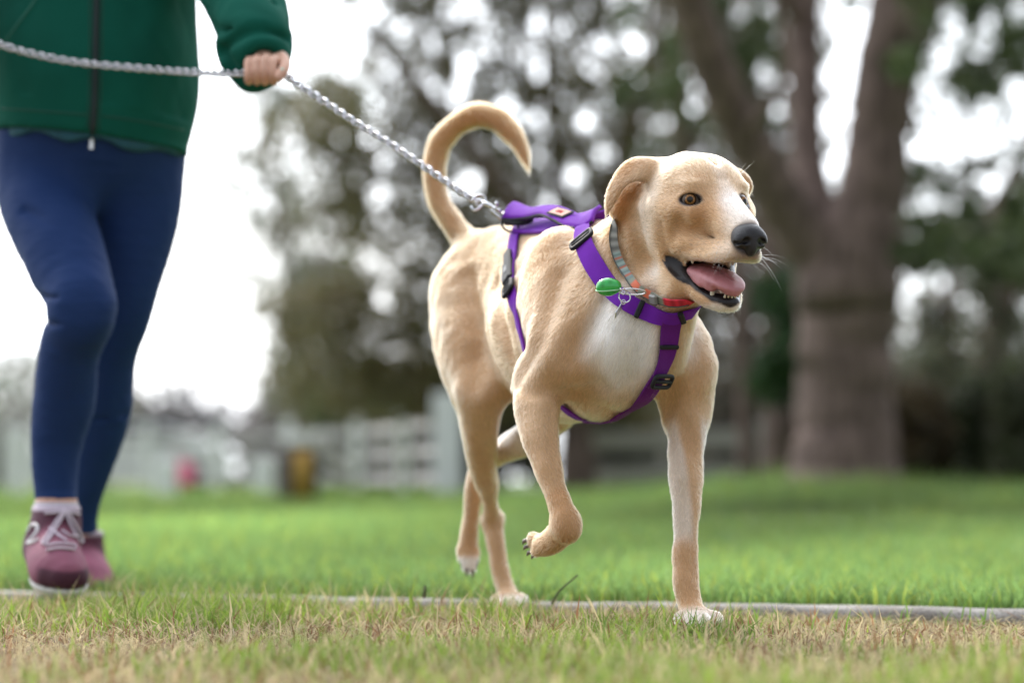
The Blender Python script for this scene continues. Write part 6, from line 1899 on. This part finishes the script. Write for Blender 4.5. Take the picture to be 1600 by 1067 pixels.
    for (P_, N_, px, py, wd, ln, off) in ((PA, NA, 997, 490, 0.026, 0.0075, 0.0068), (PB, NB, 1040, 540, 0.0305, 0.006, 0.0092), (PA, NA, 1064, 492, 0.026, 0.008, 0.0068)):
        p_, n_, t_ = on_path(P_, N_, px, py); s_ = unit(np.cross(n_, t_))
        MB().box(p_ + n_ * off, (wd, ln, 0.0062), np.stack([s_, t_, np.cross(s_, t_)]), 0.0015).build('keeper', black_plastic, root, False)
    return root

def proj(p):
    d = np.asarray(p) - [0, 0, CAM_H]
    z = d[1] * CP + d[2] * SP
    return 800 + F_PX * d[0] / z, 533.5 - F_PX * (-d[1] * SP + d[2] * CP) / z

build_harness()

# ------------------------------------------------------------------ collar, light, tag
def build_collar():
    root = empty('dog_collar', at(1000, 452, 3.33)); tag(root, 'thin patterned grey, coral and red collar round the dog\'s neck', 'collar')
    P3, N3 = dog_hits([(966, 350), (961, 376), (964, 402), (974, 424), (992, 446), (1014, 459), (1038, 467), (1058, 469), (1074, 466)], 70)
    P3 = smooth_path(P3, 8); N3 = smooth_path(N3, 12)
    hid = [P3[-1], at(1082, 452, 3.37), at(1078, 410, 3.41), at(1050, 362, 3.43), at(1010, 342, 3.43), at(980, 338, 3.40), P3[0]]
    rp = catmull(np.array(hid), 42)[1:-1]
    rn = np.array([unit(q - at(1022, 400, 3.39)) for q in rp])
    PA = smooth_path(np.vstack([P3, rp]), 6, True); NA = smooth_path(np.vstack([N3, rn]), 6, True)
    k = len(P3)
    t = np.linspace(0, 1, k)
    teal, coral, olive, red, grey = np.array([0.28, 0.37, 0.36]), np.array([0.72, 0.17, 0.09]), np.array([0.20, 0.21, 0.17]), np.array([0.62, 0.03, 0.06]), np.array([0.30, 0.30, 0.28])
    c = np.zeros((k, 3))
    for i, tt in enumerate(t):
        if tt < 0.22: q = grey * (0.8 + 0.4 * math.sin(tt * 90))
        elif tt < 0.47: q = teal * (1 + 0.35 * math.sin(tt * 120)); q = coral * 0.8 if math.sin(tt * 75) > 0.86 else q
        elif tt < 0.66: q = coral if math.sin(tt * 62) > -0.1 else olive * 1.4
        elif tt < 0.77: q = olive * 1.2
        else: q = red * (1.0 + 0.25 * math.sin(tt * 80))
        c[i] = q
    c = np.vstack([c, np.tile(red, (len(rp) // 2, 1)), np.tile(teal, (len(rp) - len(rp) // 2, 1))])
    cm = mat_attr('collar_weave', 0.65, 0.35, 0.5, 900, 0, 0.0005)
    ribbon('strap', PA, NA, 0.0120, cm, root, 0.0062, 0.0012, True, np.clip(c, 0, 1), 3, fit=[True] * k + [False] * len(rp))
    tg_ = np.gradient(P3, axis=0); tg_ /= np.linalg.norm(tg_, axis=1, keepdims=True)
    MB().tube(P3 + N3 * 0.0080 + np.cross(N3, tg_) * -0.0056, 0.0009, 6).build('piping', mat_plain('collar_edge', (0.10, 0.11, 0.10), 0.8), root)
    i = int(k * 0.71); T0 = unit(P3[i + 2] - P3[i - 2]); N0 = unit(N3[i]); S0 = np.cross(N0, T0)
    MB().box(P3[i] + N0 * 0.0105, (0.0135, 0.017, 0.006), np.stack([S0, T0, N0]), 0.002).build('slide_buckle', mat_plain('grey_slide', (0.20, 0.20, 0.19), 0.35), root, False)
    # steel ring on the collar
    a = np.linspace(0, 2 * np.pi, 28, endpoint=False)
    c0 = at(989, 456, 3.285); e1 = unit([1, -0.15, -0.06]); e2 = unit([0, -0.75, 0.55])
    MB().tube([c0 + e1 * 0.0175 * math.cos(t) + e2 * 0.0062 * math.sin(t) for t in a], 0.0012, 8, closed=True).build('ring', chrome, root)
    c1 = at(976, 464, 3.280); e3 = unit([0.55, -0.3, -0.8]); e4 = unit([0.8, 0.2, 0.5])
    MB().tube([c1 + e3 * 0.0085 * math.cos(t) + e4 * 0.0075 * math.sin(t) for t in a], 0.0009, 8, closed=True).build('split_ring', chrome, root)
    # thin metal name tag
    tg = empty('name_tag', at(966, 480, 3.285)); tag(tg, 'thin silver tag hanging from the collar ring', 'tag')
    q = [at(972, 472, 3.28), at(976, 474, 3.288), at(966, 492, 3.292), at(961, 497, 3.287), at(962, 488, 3.280)]
    n_ = unit(np.cross(q[1] - q[0], q[3] - q[0]))
    V = [p + n_ * 0.0006 for p in q] + [p - n_ * 0.0006 for p in q]
    MB().add(V, [tuple(range(5)), tuple(range(9, 4, -1))] + [(i_, (i_ + 1) % 5, 5 + (i_ + 1) % 5, 5 + i_) for i_ in range(5)]).build('plate', chrome, tg, False)
    MB().tube([at(974, 472, 3.28) + np.array([math.cos(t) * 0.003, 0, math.sin(t) * 0.003]) for t in a], 0.0007, 6, closed=True).build('hanger', chrome, tg)
    # green light
    gl = empty('collar_light', at(950, 449, 3.285)); tag(gl, 'glossy green plastic light clipped to the collar ring', 'light')
    c = at(950, 448.5, 3.285)
    A = np.stack([unit([0.97, -0.2, 0.05]), unit([0.15, 0.95, 0.25]), unit([-0.1, -0.25, 0.96])])
    f = Field(c - 0.035, c + 0.035, 0.0012)
    f.ell(c, (0.0168, 0.0105, 0.0128), A, k=0.002)
    f.ell(c + A[0] * 0.012, (0.006, 0.006, 0.006), A, k=0.006)
    V, Q = f.mesh(1)
    gm, gn, gl_, gb = mat_new('green_plastic')
    gb.inputs['Base Color'].default_value = (0.005, 0.36, 0.035, 1); gb.inputs['Roughness'].default_value = 0.12
    gb.inputs['Coat Weight'].default_value = 1.0; gb.inputs['Subsurface Weight'].default_value = 0.25; gb.inputs['Subsurface Radius'].default_value = (0.004, 0.02, 0.006)
    tc = gn.new('ShaderNodeTexCoord'); vo = gn.new('ShaderNodeTexVoronoi'); vo.inputs['Scale'].default_value = 130
    rp_ = gn.new('ShaderNodeValToRGB'); rp_.color_ramp.elements[0].color = (0.004, 0.28, 0.025, 1); rp_.color_ramp.elements[1].color = (0.02, 0.48, 0.08, 1); rp_.color_ramp.elements[1].position = 0.6
    gl_.new(tc.outputs['Object'], vo.inputs['Vector']); gl_.new(vo.outputs['Distance'], rp_.inputs['Fac']); gl_.new(rp_.outputs['Color'], gb.inputs['Base Color'])
    mesh('lens', V, Q, gm, True, None, gl)
    ring = [c + A[0] * 0.0172 * math.cos(t) + A[1] * 0.0108 * math.sin(t) - A[2] * 0.0035 for t in a]
    MB().tube(ring, 0.0010, 6, closed=True).build('rim', mat_plain('clear_rim', (0.35, 0.75, 0.42), 0.15), gl)
    MB().tube([c + A[0] * 0.0155, at(970, 453, 3.275), at(976, 452, 3.277), at(980, 456, 3.283), at(974, 460, 3.282), at(966, 456, 3.280)], 0.0012, 8).build('clip', chrome, gl)
build_collar()

# ------------------------------------------------------------------ chain leash
def build_leash():
    root = empty('chain_leash', at(600, 225, 3.78)); tag(root, 'silver chain leash running from the harness through the hand', 'leash')
    path = [(752, 319, 3.715), (700, 286, 3.74), (650, 252, 3.765), (600, 219, 3.785), (550, 188, 3.805), (500, 155, 3.825), (465, 132, 3.838), (445, 117, 3.850), (418, 111, 3.866), (384, 114, 3.868), (350, 115.5, 3.90), (300, 113, 3.955), (250, 110, 3.985), (200, 106, 3.99),
            (150, 101.5, 3.99), (100, 95, 3.99), (60, 87, 3.99), (25, 78, 3.99), (-10, 67, 3.99), (-50, 56, 4.0)]
    P3 = catmull(np.array([at(*q) for q in path]), 900)
    d = np.concatenate([[0], np.cumsum(np.linalg.norm(np.diff(P3, axis=0), axis=1))])
    pitch = 0.0090
    n = int(d[-1] / pitch)
    # one link: an oval ring of wire with a quarter twist
    a = np.linspace(0, 2 * np.pi, 12, endpoint=False)
    ring = [np.array([0.0080 * math.cos(t), 0.0060 * math.sin(t), 0.0016 * math.sin(2 * t)]) for t in a]
    proto = MB().tube(ring, 0.0019, 5, closed=True)
    V = np.vstack(proto.V)
    me = bpy.data.meshes.new('link'); me.from_pydata([tuple(v) for v in V], [], proto.F); me.update()
    me.polygons.foreach_set('use_smooth', np.ones(len(me.polygons), bool))
    bm = bmesh.new(); bm.from_mesh(me); bmesh.ops.recalc_face_normals(bm, faces=bm.faces); bm.to_mesh(me); bm.free()
    me.materials.append(mat_plain('chain_steel', (0.66, 0.66, 0.70), 0.22, 1.0, noise_scale=300, noise_amt=0.12))
    inv = root.matrix_world.inverted() if False else Matrix.Translation(-Vector(root.location))
    for i in range(n):
        s = (i + 0.5) * pitch
        j = min(np.searchsorted(d, s), len(P3) - 2)
        p = P3[j]; t = unit(P3[min(j + 3, len(P3) - 1)] - P3[max(j - 3, 0)])
        sd_ = unit(np.cross(t, [0, 0, 1])); up = np.cross(sd_, t)
        r = math.radians(42 if i % 2 == 0 else -42) + rng.normal(0, 0.10)
        y = sd_ * math.cos(r) + up * math.sin(r); z = np.cross(t, y)
        M = Matrix(((t[0], y[0], z[0], p[0]), (t[1], y[1], z[1], p[1]), (t[2], y[2], z[2], p[2]), (0, 0, 0, 1)))
        o = bpy.data.objects.new('link', me); COL.objects.link(o)
        o.parent = root; o.matrix_parent_inverse = inv; o.matrix_basis = M
    # swivel snap hook
    snap_r = MB()
    eye = [(744, 318), (740, 312), (744, 306), (752, 305), (757, 309), (758, 315), (752, 322), (746, 327), (739, 328), (736, 322)]
    snap_r.tube(catmull(np.array([at(x, y, 3.705 - 0.002 * math.sin(k)) for k, (x, y) in enumerate(eye)]), 40), 0.0019, 8)
    hk = snap_r.build('swivel_eye', chrome, root)
    MB().tube(catmull(np.array([at(754, 316, 3.70), at(762, 320, 3.698), (at(771, 324, 3.696))]), 10), [0.0021, 0.003, 0.0036, 0.0038, 0.0038, 0.0036, 0.0034, 0.0032, 0.003, 0.0028], 10).build('snap_body', chrome, root)
    MB().tube([at(770, 324, 3.696), at(778, 328, 3.696), at(784, 331, 3.697)], [0.003, 0.0026, 0.0024], 8).build('snap_bolt', chrome, root)
    MB().tube([at(775, 325, 3.694), at(776, 318, 3.692), at(776.5, 315, 3.692)], [0.0016, 0.0022, 0.0030], 8).build('thumb_knob', chrome, root)
    MB().tube(catmull(np.array([at(766, 328, 3.698), at(773, 334, 3.699), at(781, 341, 3.701), at(786, 343, 3.703), at(789, 338, 3.704), at(786, 332, 3.700)]), 24), 0.0019, 8).build('snap_hook', chrome, root)
build_leash()
